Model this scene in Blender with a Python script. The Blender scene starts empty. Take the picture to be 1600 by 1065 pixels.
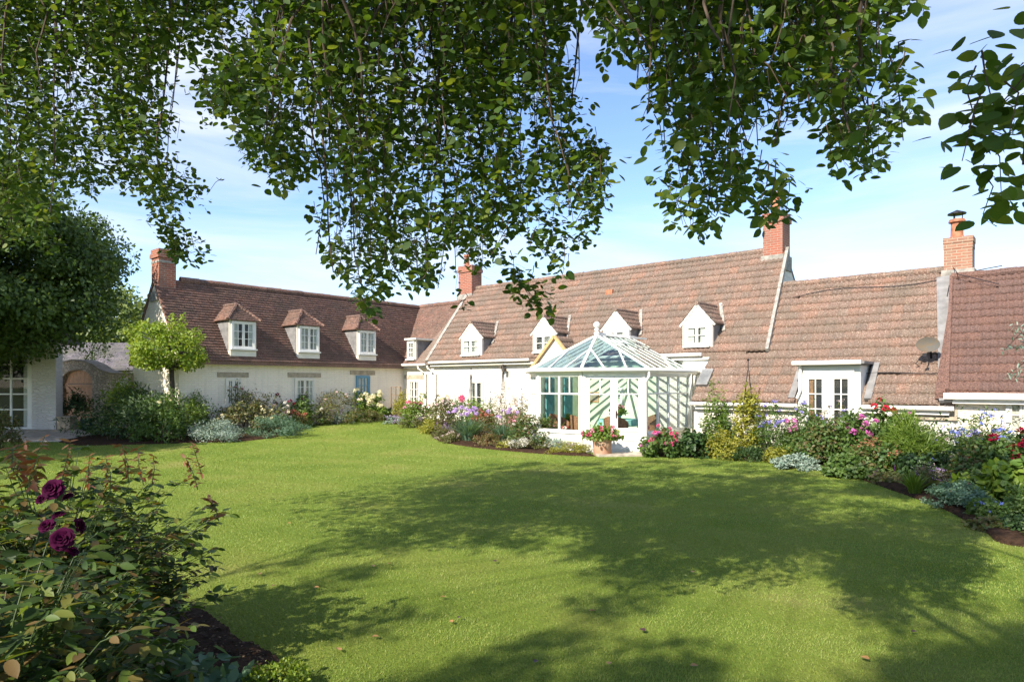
import bpy, bmesh, math, random
import numpy as np
from mathutils import Vector, Matrix

# ------------------------------------------------------------------ camera, sky, sun, exposure
SC = bpy.context.scene
COL = SC.collection
F, HOR, EYE = 1040.0, 600.0, 1.85            # focal length in photo pixels, horizon row, eye height
cam_d = bpy.data.cameras.new('camera')
cam = bpy.data.objects.new('camera', cam_d)
COL.objects.link(cam)
cam.location = (0, 0, EYE)
cam.rotation_euler = (math.radians(90), 0, 0)
cam_d.sensor_width = 36
cam_d.lens = F / 1600 * 36
cam_d.shift_y = (HOR - 532.5) / 1600
cam_d.clip_start = 0.05
cam_d.clip_end = 2000
SC.camera = cam

SUN_AZ, SUN_EL = math.radians(232.0), math.radians(38.0)
sdir = Vector((math.cos(SUN_AZ) * math.cos(SUN_EL), math.sin(SUN_AZ) * math.cos(SUN_EL), math.sin(SUN_EL)))
sun_d = bpy.data.lights.new('sun', 'SUN')
sun_d.energy = 3.9
sun_d.angle = math.radians(0.55)
sun_d.color = (1.0, 0.91, 0.77)
sun = bpy.data.objects.new('sun', sun_d)
COL.objects.link(sun)
sun.location = (-20, -20, 30)
sun.rotation_euler = (-sdir).to_track_quat('-Z', 'Y').to_euler()

W = bpy.data.worlds.new('World')
SC.world = W
W.use_nodes = True
nt = W.node_tree
bg = nt.nodes['Background']
bg.inputs['Strength'].default_value = 0.10
sky = nt.nodes.new('ShaderNodeTexSky')
sky.sky_type = 'NISHITA'
sky.sun_disc = False
sky.sun_elevation = SUN_EL
sky.sun_rotation = math.radians(90) - SUN_AZ
sky.air_density = 1.0
sky.dust_density = 0.15
sky.ozone_density = 2.2
tc = nt.nodes.new('ShaderNodeTexCoord')
mp = nt.nodes.new('ShaderNodeMapping')
mp.inputs['Rotation'].default_value = (0.12, 0.16, 0.5)
mp.inputs['Scale'].default_value = (0.9, 1.6, 7.0)
n1 = nt.nodes.new('ShaderNodeTexNoise')
n1.inputs['Scale'].default_value = 1.7
n1.inputs['Detail'].default_value = 9
n1.inputs['Roughness'].default_value = 0.56
n1.inputs['Distortion'].default_value = 0.5
rp = nt.nodes.new('ShaderNodeValToRGB')
rp.color_ramp.elements[0].position = 0.40
rp.color_ramp.elements[0].color = (0, 0, 0, 1)
rp.color_ramp.elements[1].position = 0.76
rp.color_ramp.elements[1].color = (0.85, 0.85, 0.85, 1)
mx = nt.nodes.new('ShaderNodeMixRGB')
mx.inputs['Color2'].default_value = (4.3, 4.45, 4.7, 1)
tint = nt.nodes.new('ShaderNodeMixRGB')
tint.blend_type = 'MULTIPLY'
tint.inputs['Fac'].default_value = 1
tint.inputs['Color2'].default_value = (0.90, 0.93, 1.05, 1)
L = nt.links.new
L(tc.outputs['Generated'], mp.inputs['Vector'])
L(mp.outputs['Vector'], n1.inputs['Vector'])
L(n1.outputs['Fac'], rp.inputs['Fac'])
L(sky.outputs['Color'], tint.inputs['Color1'])
L(tint.outputs['Color'], mx.inputs['Color1'])
L(rp.outputs['Color'], mx.inputs['Fac'])
L(mx.outputs['Color'], bg.inputs['Color'])

SC.view_settings.view_transform = 'Standard'
SC.view_settings.look = 'None'
SC.view_settings.exposure = 1.42
SC.view_settings.gamma = 1
SC.render.engine = 'CYCLES'
SC.cycles.max_bounces = 8
SC.cycles.diffuse_bounces = 3
SC.cycles.glossy_bounces = 3
SC.cycles.transmission_bounces = 4
SC.cycles.transparent_max_bounces = 16
SC.cycles.use_denoising = True

RNG = np.random.default_rng(7)
random.seed(7)

# ------------------------------------------------------------------ small helpers
def gz(y):
    t = np.clip((np.asarray(y, float) - 17) / 11.0, 0, 1)
    return 0.37 * t * t * (3 - 2 * t)

def G(px, py):
    Y = EYE * F / max(py - HOR, 8)
    for _ in range(30):
        Y = 0.5 * Y + 0.5 * (EYE - float(gz(Y))) * F / (py - HOR)
    return ((px - 800) / F * Y, Y, float(gz(Y)))

def P(px, py, Y):
    return Vector(((px - 800) / F * Y, Y, EYE - (py - HOR) / F * Y))

# house frame: s along the long front, o into the house
OX, OY = -3.77, 28.0
RX = np.array((0.76, -0.65)); DX = np.array((0.65, 0.76))
HROT = math.atan2(-0.65, 0.76)
def HW(s, o):
    return (OX + .76 * s + .65 * o, OY - .65 * s + .76 * o)
def s_of(px, o):
    a = (px - 800) / F
    return (a * (OY + .76 * o) - OX - .65 * o) / (.76 + .65 * a)
def z_of(py, s, o):
    return EYE - (py - HOR) / F * HW(s, o)[1]

def tag(o, label=None, cat=None, group=None, kind=None):
    if label: o['label'] = label
    if cat: o['category'] = cat
    if group: o['group'] = group
    if kind: o['kind'] = kind
    return o

def thing(name, label, cat, loc=(0, 0, 0), rotz=0, group=None):
    o = bpy.data.objects.new(name, None)
    o.empty_display_size = 0.2
    COL.objects.link(o)
    o.location = loc
    o.rotation_euler = (0, 0, rotz)
    return tag(o, label, cat, group)

def link(name, me, m=None, parent=None, loc=None):
    o = bpy.data.objects.new(name, me)
    COL.objects.link(o)
    if m is not None and not me.materials: me.materials.append(m)
    if parent is not None: o.parent = parent
    if loc is not None: o.location = loc
    return o

def npmesh(name, V, Fc):
    """V (n,3); Fc (m,k) array of equal-sized faces"""
    me = bpy.data.meshes.new(name)
    V = np.ascontiguousarray(V, np.float32); Fc = np.ascontiguousarray(Fc, np.int32)
    m, k = Fc.shape
    me.vertices.add(len(V)); me.vertices.foreach_set('co', V.ravel())
    me.loops.add(m * k); me.loops.foreach_set('vertex_index', Fc.ravel())
    me.polygons.add(m); me.polygons.foreach_set('loop_start', np.arange(0, m * k, k, dtype=np.int32))
    me.update(calc_edges=True)
    return me

class MB:
    """collects simple solids; build() links them as one mesh object"""
    def __init__(self, xf=None):
        self.v = []; self.f = []; self.xf = xf
    def add(self, vs, fs):
        n = len(self.v)
        if self.xf: vs = [self.xf(*p) for p in vs]
        self.v += [tuple(p) for p in vs]
        self.f += [tuple(i + n for i in q) for q in fs]
    def box(self, x0, x1, y0, y1, z0, z1):
        self.add([(x0, y0, z0), (x1, y0, z0), (x1, y1, z0), (x0, y1, z0), (x0, y0, z1), (x1, y0, z1), (x1, y1, z1), (x0, y1, z1)],
                 [(3, 2, 1, 0), (4, 5, 6, 7), (0, 1, 5, 4), (1, 2, 6, 5), (2, 3, 7, 6), (3, 0, 4, 7)])
    def prism(self, poly, axis, a, b):
        """poly of 2-tuples in the other two axes, extruded on axis from a to b"""
        def mk(p, t):
            return (t, p[0], p[1]) if axis == 0 else (p[0], t, p[1]) if axis == 1 else (p[0], p[1], t)
        n = len(poly)
        self.add([mk(p, a) for p in poly] + [mk(p, b) for p in poly],
                 [tuple(range(n - 1, -1, -1)), tuple(range(n, 2 * n))] + [(i, (i + 1) % n, n + (i + 1) % n, n + i) for i in range(n)])
    def bar(self, p, q, w, h, up=(0, 0, 1)):
        p = Vector(p); q = Vector(q); d = (q - p).normalized()
        s = d.cross(Vector(up))
        if s.length < 1e-4: s = Vector((1, 0, 0))
        s.normalize(); u = s.cross(d).normalized()
        vs = []
        for c in (p, q):
            for a, b in ((-1, -1), (1, -1), (1, 1), (-1, 1)):
                vs.append(c + s * (a * w / 2) + u * (b * h / 2))
        self.add(vs, [(3, 2, 1, 0), (4, 5, 6, 7), (0, 1, 5, 4), (1, 2, 6, 5), (2, 3, 7, 6), (3, 0, 4, 7)])
    def tube(self, pts, rad, n=8):
        pts = [Vector(p) for p in pts]
        if not hasattr(rad, '__len__'): rad = [rad] * len(pts)
        vs = []; fs = []
        prev = None
        for i, p in enumerate(pts):
            d = (pts[min(i + 1, len(pts) - 1)] - pts[max(i - 1, 0)]).normalized()
            s = d.cross(Vector((0, 0, 1)) if abs(d.z) < .95 else Vector((1, 0, 0))).normalized() if prev is None else (prev - d * prev.dot(d)).normalized()
            prev = s
            u = d.cross(s)
            for k in range(n):
                a = 2 * math.pi * k / n
                vs.append(p + (s * math.cos(a) + u * math.sin(a)) * rad[i])
        for i in range(len(pts) - 1):
            for k in range(n):
                a = i * n + k; b = i * n + (k + 1) % n
                fs.append((a, b, b + n, a + n))
        fs.append(tuple(range(n - 1, -1, -1))); fs.append(tuple(range((len(pts) - 1) * n, len(pts) * n)))
        self.add(vs, fs)
    def lathe(self, prof, n=20, c=(0, 0, 0)):
        vs = []; fs = []
        for r, z in prof:
            for k in range(n):
                a = 2 * math.pi * k / n
                vs.append((c[0] + r * math.cos(a), c[1] + r * math.sin(a), c[2] + z))
        for i in range(len(prof) - 1):
            for k in range(n):
                a = i * n + k; b = i * n + (k + 1) % n
                fs.append((a, b, b + n, a + n))
        fs.append(tuple(range(n - 1, -1, -1))); fs.append(tuple(range((len(prof) - 1) * n, len(prof) * n)))
        self.add(vs, fs)
    def build(self, name, m, parent=None, smooth=False, bevel=0.0):
        me = bpy.data.meshes.new(name)
        me.from_pydata(self.v, [], self.f)
        bm = bmesh.new(); bm.from_mesh(me)
        bmesh.ops.recalc_face_normals(bm, faces=bm.faces)
        bm.to_mesh(me); bm.free()
        if smooth:
            me.polygons.foreach_set('use_smooth', [True] * len(me.polygons))
            try: me.set_sharp_from_angle(angle=math.radians(40))
            except Exception: pass
        o = link(name, me, m, parent)
        if bevel:
            b = o.modifiers.new('bevel', 'BEVEL'); b.width = bevel; b.segments = 2; b.limit_method = 'ANGLE'
        return o

# ------------------------------------------------------------------ materials
def base(name):
    m = bpy.data.materials.new(name); m.use_nodes = True
    n = m.node_tree.nodes; l = m.node_tree.links
    return m, n, l, n['Principled BSDF']

def ramp(n, cols):
    r = n.new('ShaderNodeValToRGB')
    e = r.color_ramp.elements
    while len(e) < len(cols): e.new(0.5)
    for i, (p, c) in enumerate(cols):
        e[i].position = p; e[i].color = (*c, 1)
    return r

def leaf_mat(name, cols, trans=.35, rough=.5, tcol=None, spec=.35):
    m, n, l, b = base(name)
    g = n.new('ShaderNodeNewGeometry')
    k = len(cols)
    r = ramp(n, [((i + .5) / k, c) for i, c in enumerate(cols)])
    l.new(g.outputs['Random Per Island'], r.inputs['Fac'])
    l.new(r.outputs['Color'], b.inputs['Base Color'])
    b.inputs['Roughness'].default_value = rough
    b.inputs['Specular IOR Level'].default_value = spec
    t = n.new('ShaderNodeBsdfTranslucent')
    mu = n.new('ShaderNodeMixRGB'); mu.blend_type = 'MULTIPLY'; mu.inputs['Fac'].default_value = 1
    mu.inputs['Color2'].default_value = (*(tcol or (1.7, 1.6, .6)), 1)
    l.new(r.outputs['Color'], mu.inputs['Color1'])
    l.new(mu.outputs['Color'], t.inputs['Color'])
    s = n.new('ShaderNodeMixShader'); s.inputs['Fac'].default_value = trans
    l.new(b.outputs['BSDF'], s.inputs[1]); l.new(t.outputs['BSDF'], s.inputs[2])
    l.new(s.outputs['Shader'], n['Material Output'].inputs['Surface'])
    return m

def mat(name, col, rough=.6, var=.15, scale=6, bump=0, bscale=None, col2=None, metal=0, spec=.4, detail=6):
    m, n, l, b = base(name)
    t = n.new('ShaderNodeTexCoord')
    no = n.new('ShaderNodeTexNoise'); no.inputs['Scale'].default_value = scale; no.inputs['Detail'].default_value = detail
    l.new(t.outputs['Object'], no.inputs['Vector'])
    c2 = col2 or tuple(x * (1 - 2 * var) for x in col)
    c1 = col if col2 else tuple(min(1, x * (1 + var)) for x in col)
    r = ramp(n, [(.32, c2), (.68, c1)])
    l.new(no.outputs['Fac'], r.inputs['Fac'])
    l.new(r.outputs['Color'], b.inputs['Base Color'])
    b.inputs['Roughness'].default_value = rough
    b.inputs['Metallic'].default_value = metal
    b.inputs['Specular IOR Level'].default_value = spec
    if bump:
        n2 = n.new('ShaderNodeTexNoise'); n2.inputs['Scale'].default_value = bscale or scale * 4; n2.inputs['Detail'].default_value = 5
        l.new(t.outputs['Object'], n2.inputs['Vector'])
        bp = n.new('ShaderNodeBump'); bp.inputs['Strength'].default_value = 1; bp.inputs['Distance'].default_value = bump
        l.new(n2.outputs['Fac'], bp.inputs['Height']); l.new(bp.outputs['Normal'], b.inputs['Normal'])
    return m

def wall_coord(n, l, axis='xy'):
    """object coordinates unrolled onto upright faces: (x+y, z)"""
    t = n.new('ShaderNodeTexCoord'); s = n.new('ShaderNodeSeparateXYZ'); a = n.new('ShaderNodeMath'); a.operation = 'ADD'
    c = n.new('ShaderNodeCombineXYZ')
    l.new(t.outputs['Object'], s.inputs[0]); l.new(s.outputs['X'], a.inputs[0]); l.new(s.outputs['Y'], a.inputs[1])
    l.new(a.outputs[0], c.inputs['X']); l.new(s.outputs['Z'], c.inputs['Y'])
    return t, c

def weather(n, l, t, src, b, dark):
    """rain streaks and damp blotches that belong to the wall itself"""
    m1 = n.new('ShaderNodeMapping'); m1.inputs['Scale'].default_value = (2.6, 2.6, .35); l.new(t.outputs['Object'], m1.inputs['Vector'])
    a = n.new('ShaderNodeTexNoise'); a.inputs['Scale'].default_value = 1.6; a.inputs['Detail'].default_value = 7; a.inputs['Roughness'].default_value = .65
    l.new(m1.outputs[0], a.inputs['Vector'])
    r = ramp(n, [(.48, (0, 0, 0)), (.80, (.75, .75, .75))]); l.new(a.outputs['Fac'], r.inputs['Fac'])
    x = n.new('ShaderNodeMixRGB'); l.new(r.outputs['Color'], x.inputs['Fac']); l.new(src, x.inputs['Color1']); x.inputs['Color2'].default_value = (*dark, 1)
    l.new(x.outputs[0], b.inputs['Base Color'])

def brick_mat(name, c1, c2, mortar, w=.225, h=.075, ms=.012, bump=.006, rough=.8, stain=None, strength=1):
    m, n, l, b = base(name)
    t, c = wall_coord(n, l)
    br = n.new('ShaderNodeTexBrick')
    br.inputs['Scale'].default_value = 1
    br.inputs['Brick Width'].default_value = w; br.inputs['Row Height'].default_value = h
    br.inputs['Mortar Size'].default_value = ms; br.inputs['Mortar Smooth'].default_value = .3
    br.inputs['Color1'].default_value = (*c1, 1); br.inputs['Color2'].default_value = (*c2, 1); br.inputs['Mortar'].default_value = (*mortar, 1)
    l.new(c.outputs[0], br.inputs['Vector'])
    no = n.new('ShaderNodeTexNoise'); no.inputs['Scale'].default_value = 3; no.inputs['Detail'].default_value = 8
    l.new(t.outputs['Object'], no.inputs['Vector'])
    mxx = n.new('ShaderNodeMixRGB'); mxx.blend_type = 'MIX'
    r = ramp(n, [(.5, (0, 0, 0)), (.72, (.55, .55, .55))])
    l.new(no.outputs['Fac'], r.inputs['Fac']); l.new(r.outputs['Color'], mxx.inputs['Fac'])
    l.new(br.outputs['Color'], mxx.inputs['Color1']); mxx.inputs['Color2'].default_value = (*(stain or mortar), 1)
    weather(n, l, t, mxx.outputs['Color'], b, tuple(.80 * q for q in mortar))
    b.inputs['Roughness'].default_value = rough
    bp = n.new('ShaderNodeBump'); bp.inputs['Distance'].default_value = bump; bp.inputs['Strength'].default_value = strength; bp.invert = True
    l.new(br.outputs['Fac'], bp.inputs['Height']); l.new(bp.outputs['Normal'], b.inputs['Normal'])
    return m

def stone_mat(name, col, dark, scale=3.2, bump=.03, mortar=None, rough=.85, squash=1.9):
    """random rubble: voronoi cells, joints lower than the stones"""
    m, n, l, b = base(name)
    t, c = wall_coord(n, l)
    mp = n.new('ShaderNodeMapping'); mp.inputs['Scale'].default_value = (1, squash, 1)
    l.new(c.outputs[0], mp.inputs['Vector'])
    nz = n.new('ShaderNodeTexNoise'); nz.inputs['Scale'].default_value = 2.2; nz.inputs['Detail'].default_value = 4
    l.new(t.outputs['Object'], nz.inputs['Vector'])
    ad = n.new('ShaderNodeMixRGB'); ad.blend_type = 'ADD'; ad.inputs['Fac'].default_value = .35
    l.new(mp.outputs[0], ad.inputs['Color1']); l.new(nz.outputs['Color'], ad.inputs['Color2'])
    v = n.new('ShaderNodeTexVoronoi'); v.feature = 'DISTANCE_TO_EDGE'; v.voronoi_dimensions = '2D'; v.inputs['Scale'].default_value = scale
    vc = n.new('ShaderNodeTexVoronoi'); vc.voronoi_dimensions = '2D'; vc.inputs['Scale'].default_value = scale
    l.new(ad.outputs[0], v.inputs['Vector']); l.new(ad.outputs[0], vc.inputs['Vector'])
    r = ramp(n, [(0, (0, 0, 0)), (.12, (1, 1, 1))]); l.new(v.outputs['Distance'], r.inputs['Fac'])
    n2 = n.new('ShaderNodeTexNoise'); n2.inputs['Scale'].default_value = 22; n2.inputs['Detail'].default_value = 6
    l.new(t.outputs['Object'], n2.inputs['Vector'])
    cm = n.new('ShaderNodeMixRGB'); cm.inputs['Color1'].default_value = (*dark, 1); cm.inputs['Color2'].default_value = (*col, 1)
    sp = n.new('ShaderNodeSeparateColor'); l.new(vc.outputs['Color'], sp.inputs[0])
    md = n.new('ShaderNodeMath'); md.operation = 'MULTIPLY_ADD'; md.inputs[1].default_value = .6
    l.new(sp.outputs[0], md.inputs[0]); l.new(n2.outputs['Fac'], md.inputs[2])
    l.new(md.outputs[0], cm.inputs['Fac'])
    cj = n.new('ShaderNodeMixRGB'); cj.inputs['Color1'].default_value = (*(mortar or col), 1)
    l.new(r.outputs['Color'], cj.inputs['Fac']); l.new(cm.outputs[0], cj.inputs['Color2'])
    weather(n, l, t, cj.outputs[0], b, dark)
    b.inputs['Roughness'].default_value = rough
    hm = n.new('ShaderNodeMath'); hm.operation = 'MULTIPLY_ADD'; hm.inputs[1].default_value = .5
    l.new(n2.outputs['Fac'], hm.inputs[0]); l.new(r.outputs['Color'], hm.inputs[2])
    bp = n.new('ShaderNodeBump'); bp.inputs['Distance'].default_value = bump; bp.inputs['Strength'].default_value = .8
    l.new(hm.outputs[0], bp.inputs['Height']); l.new(bp.outputs['Normal'], b.inputs['Normal'])
    return m

def tile_mat(name, cols, lichen=(.55, .5, .42), lich=.62, rough=.8, moss=(.1, .1, .07)):
    m, n, l, b = base(name)
    g = n.new('ShaderNodeNewGeometry'); t = n.new('ShaderNodeTexCoord')
    k = len(cols)
    r = ramp(n, [((i + .5) / k, c) for i, c in enumerate(cols)])
    l.new(g.outputs['Random Per Island'], r.inputs['Fac'])
    a = n.new('ShaderNodeTexNoise'); a.inputs['Scale'].default_value = 26; a.inputs['Detail'].default_value = 6; a.inputs['Roughness'].default_value = .7
    l.new(t.outputs['Object'], a.inputs['Vector'])
    ra = ramp(n, [(lich, (0, 0, 0)), (lich + .05, (.8, .8, .8))]); l.new(a.outputs['Fac'], ra.inputs['Fac'])
    m1 = n.new('ShaderNodeMixRGB'); m1.inputs['Color2'].default_value = (*lichen, 1)
    l.new(ra.outputs['Color'], m1.inputs['Fac']); l.new(r.outputs['Color'], m1.inputs['Color1'])
    b2 = n.new('ShaderNodeTexNoise'); b2.inputs['Scale'].default_value = 1.1; b2.inputs['Detail'].default_value = 5
    l.new(t.outputs['Object'], b2.inputs['Vector'])
    rb = ramp(n, [(.42, (0, 0, 0)), (.75, (.75, .75, .75))]); l.new(b2.outputs['Fac'], rb.inputs['Fac'])
    m2 = n.new('ShaderNodeMixRGB'); m2.inputs['Color2'].default_value = (*moss, 1)
    l.new(rb.outputs['Color'], m2.inputs['Fac']); l.new(m1.outputs[0], m2.inputs['Color1'])
    c3 = n.new('ShaderNodeTexNoise'); c3.inputs['Scale'].default_value = 34; c3.inputs['Detail'].default_value = 3
    l.new(t.outputs['Object'], c3.inputs['Vector'])
    rc = ramp(n, [(.3, (.42, .42, .42)), (.7, (1.5, 1.5, 1.5))]); l.new(c3.outputs['Fac'], rc.inputs['Fac'])
    m3 = n.new('ShaderNodeMixRGB'); m3.blend_type = 'MULTIPLY'; m3.inputs['Fac'].default_value = 1
    l.new(m2.outputs[0], m3.inputs['Color1']); l.new(rc.outputs[0], m3.inputs['Color2'])
    l.new(m3.outputs[0], b.inputs['Base Color'])
    b.inputs['Roughness'].default_value = rough; b.inputs['Specular IOR Level'].default_value = .25
    bp = n.new('ShaderNodeBump'); bp.inputs['Distance'].default_value = .004
    l.new(c3.outputs['Fac'], bp.inputs['Height']); l.new(bp.outputs['Normal'], b.inputs['Normal'])
    return m

def glass_mat(name, tint, refl=.12, rough=.02):
    m, n, l, b = base(name)
    tr = n.new('ShaderNodeBsdfTransparent'); tr.inputs['Color'].default_value = (*tint, 1)
    gl = n.new('ShaderNodeBsdfGlossy'); gl.inputs['Roughness'].default_value = rough
    lf = n.new('ShaderNodeLayerWeight'); lf.inputs['Blend'].default_value = .5
    lw = n.new('ShaderNodeMath'); lw.operation = 'POWER'; lw.inputs[1].default_value = 4.0; l.new(lf.outputs['Facing'], lw.inputs[0])
    mm = n.new('ShaderNodeMath'); mm.operation = 'MULTIPLY_ADD'; mm.inputs[1].default_value = .9; mm.inputs[2].default_value = refl
    mm.use_clamp = True
    l.new(lw.outputs[0], mm.inputs[0])
    s = n.new('ShaderNodeMixShader'); l.new(mm.outputs[0], s.inputs['Fac'])
    l.new(tr.outputs[0], s.inputs[1]); l.new(gl.outputs[0], s.inputs[2])
    l.new(s.outputs[0], n['Material Output'].inputs['Surface'])
    return m

M = {}
M['white_stone'] = stone_mat('painted_rubble', (.72, .68, .61), (.60, .56, .49), scale=3.0, bump=.012, mortar=(.66, .62, .55))
M['white_stone_rough'] = stone_mat('rough_painted_rubble', (.66, .62, .58), (.58, .54, .50), scale=4.2, bump=.022, mortar=(.60, .56, .52), squash=2.8)
M['cream_brick'] = brick_mat('painted_brick', (.84, .76, .64), (.81, .73, .60), (.76, .68, .56), bump=.005, stain=(.78, .70, .57))
M['paint'] = mat('white_paint', (.74, .73, .69), .4, .03, 3)
M['cream_paint'] = mat('cream_paint', (.72, .68, .60), .45, .03, 3)
M['gutter'] = mat('cream_gutter', (.80, .76, .70), .4, .05, 4)
M['glaze'] = mat('dark_glaze', (.02, .05, .055), .3, .1, 5)
M['blue_paint'] = mat('blue_paint', (.10, .26, .38), .5, .06, 5)
M['lintel'] = mat('stone_lintel', (.38, .32, .24), .85, .15, 8, .004)
M['lead'] = mat('lead', (.20, .195, .195), .6, .15, 5, .003)
M['mortar'] = mat('lime_mortar', (.31, .29, .26), .9, .2, 8, .01, 30)
M['ochre'] = mat('ochre_render', (.46, .31, .15), .8, .1, 6)
M['brick'] = brick_mat('red_brick', (.32, .085, .045), (.22, .062, .038), (.30, .22, .17), stain=(.24, .11, .075))
M['buff_brick'] = brick_mat('buff_brick', (.30, .125, .075), (.23, .105, .07), (.33, .26, .19), stain=(.27, .18, .12))
M['terracotta'] = mat('terracotta', (.38, .15, .08), .75, .2, 9, .004, 40)
M['pot_clay'] = mat('weathered_clay_pot', (.50, .24, .14), .85, .3, 7, .004, 40, col2=(.42, .30, .22))
M['dark'] = mat('unlit_room_black', (.018, .018, .02), .8, .1, 3)  # near-black panel colour; the shade of unlit rooms is painted in
M['curtain'] = mat('pale_curtain', (.55, .53, .48), .9, .1, 6)
M['glass'] = glass_mat('window_glass', (.92, .95, .95), .015)
M['roof_glass'] = glass_mat('tinted_roof_glass', (.82, .90, .90), .08)
M['side_glass'] = glass_mat('conservatory_glass', (.97, .985, .98), .01)
M['metal'] = mat('dark_metal', (.03, .03, .035), .5, .1, 5, metal=.6)
M['brass'] = mat('dark_brass', (.10, .05, .03), .4, .1, 5, metal=.6)
M['dish'] = mat('grey_dish', (.085, .085, .08), .85, .25, 6, col2=(.12, .085, .05))
M['green_wall'] = mat('pale_green_wall', (.70, .76, .56), .8, .04, 3)
M['teal'] = mat('teal_fabric', (.12, .31, .32), .9, .12, 8)
M['cloth'] = mat('turquoise_cloth', (.22, .50, .46), .85, .1, 8)
M['wicker'] = mat('wicker', (.25, .13, .065), .7, .3, 40, .006, 60)
M['cushion'] = mat('red_cushion', (.5, .06, .05), .8, .1, 10)
M['floor_tile'] = mat('floor_tile', (.45, .37, .29), .5, .15, 5)
M['wood'] = mat('weathered_oak', (.60, .33, .18), .8, .12, 9, .004, 30)
M['trellis'] = mat('dark_trellis', (.20, .14, .09), .8, .2, 9)
M['rubble'] = stone_mat('garden_rubble', (.58, .47, .34), (.24, .19, .14), scale=4.0, bump=.04, mortar=(.20, .16, .12), squash=2.3)
M['slate'] = tile_mat('slate', [(.11, .10, .115), (.15, .135, .15), (.085, .08, .095)], lich=.7)
M['soil'] = mat('bark_mulch', (.060, .034, .020), .95, .3, 14, .03, 45, col2=(.022, .013, .008), spec=.1)
M['paving'] = mat('stone_paving', (.42, .36, .29), .85, .2, 5, .006, 30)
M['trough'] = mat('stone_trough', (.36, .29, .21), .9, .2, 8, .006, 40)
M['bark'] = mat('bark', (.055, .042, .032), .9, .35, 9, .02, 30)
M['twig'] = mat('twig', (.075, .05, .034), .85, .3, 14)
M['greenstem'] = mat('green_stem', (.055, .085, .025), .6, .2, 14)
M['tile_plain'] = tile_mat('plain_clay_tile', [(.135, .080, .064), (.19, .105, .08), (.16, .092, .076), (.22, .125, .095), (.125, .08, .068), (.175, .092, .07)], lichen=(.42, .38, .33), lich=.60, moss=(.115, .085, .068))
M['tile_roman'] = tile_mat('weathered_roman_tile', [(.178, .116, .092), (.205, .128, .098), (.155, .108, .088), (.19, .134, .106), (.22, .126, .092), (.168, .116, .092)], lichen=(.46, .41, .34), lich=.58, moss=(.12, .10, .08))
M['tile_red'] = tile_mat('red_roman_tile', [(.125, .072, .060), (.11, .067, .057), (.14, .078, .062), (.118, .072, .062)], lichen=(.5, .42, .36), lich=.68, moss=(.10, .06, .05))
# ------------------------------------------------------------------ roofs of real tiles
def tiled_roof(name, BL, BR, TL, TR, ncol, nrow, kind, m, parent, keep=None, seed=1, lift=.03):
    rng = np.random.default_rng(seed)
    BL, BR, TL, TR = [np.array(p, float) for p in (BL, BR, TL, TR)]
    nrm = np.cross(BR - BL, (TL + TR) / 2 - (BL + BR) / 2); nrm /= np.linalg.norm(nrm)
    if nrm[2] < 0: nrm = -nrm
    if kind == 'plain':
        us = np.array([.02, .98]); hs = np.zeros(2)
    else:
        us = np.linspace(0, 1, 13)
        hs = .5 * (1 - np.cos(4 * np.pi * us)); hs = .030 * hs ** 1.6
        us = np.linspace(.004, .996, 13)
    k = len(us)
    J, I = np.meshgrid(np.arange(nrow), np.arange(-1 if kind == 'plain' else 0, ncol), indexing='ij')
    J = J.ravel(); I = I.ravel()
    off = (J % 2) * .5 if kind == 'plain' else np.zeros(len(J))
    cu = (I + off + .5) / ncol; cv = (J + .5) / nrow
    ok = (cu > 0) & (cu < 1)
    if keep is not None: ok &= keep(cu, cv)
    I, J, off = I[ok], J[ok], off[ok]; N = len(I)
    jt = rng.normal(0, .0045 if kind == 'plain' else .003, (N, 1)); jl = rng.normal(0, .012, (N, 1)); jr = rng.normal(0, .012, (N, 1))
    ju = rng.normal(0, .02 if kind == 'plain' else .004, (N, 1))
    U = np.clip((I[:, None] + off[:, None] + us[None] + ju) / ncol, 0, 1)
    def pt(U, Vv, H):
        return ((1 - U) * (1 - Vv))[..., None] * BL + (U * (1 - Vv))[..., None] * BR + ((1 - U) * Vv)[..., None] * TL + (U * Vv)[..., None] * TR + H[..., None] * nrm
    sk = jl + (jr - jl) * us[None]
    V0 = (J[:, None] + sk) / nrow; V1 = (J[:, None] + 1.12 + sk * 0) / nrow
    V1 = np.minimum(V1, 1.0)
    top = lift + jt + hs[None]
    A = pt(U, V0, top); B = pt(U, V1, hs[None] + .004 + jt * 0); C = pt(U, V0 + .004 / nrow, top * 0 + hs[None] - .012)
    V = np.concatenate([A, B, C], 1)            # N, 3k, 3
    fs = []
    for q in range(k - 1):
        fs.append((q, q + 1, k + q + 1, k + q)); fs.append((2 * k + q, 2 * k + q + 1, q + 1, q))
    fs = np.array(fs)
    Fc = (np.arange(N)[:, None, None] * (3 * k) + fs[None]).reshape(-1, 4)
    me = npmesh(name, V.reshape(-1, 3), Fc)
    return link(name, me, m, parent)

def ridge(name, p, q, m, parent, r=.11, step=.32, seed=1):
    rr = random.Random(seed)
    p = Vector(p); q = Vector(q); n = max(1, int((q - p).length / step))
    mb = MB()
    for i in range(n):
        a = p.lerp(q, i / n); b = p.lerp(q, (i + 1.04) / n)
        dz = rr.uniform(-.008, .008)
        mb.tube([a + Vector((0, 0, dz)), b + Vector((0, 0, dz))], [r * rr.uniform(.97, 1.03), r * 1.05], 10)
    return mb.build(name, m, parent)

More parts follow.
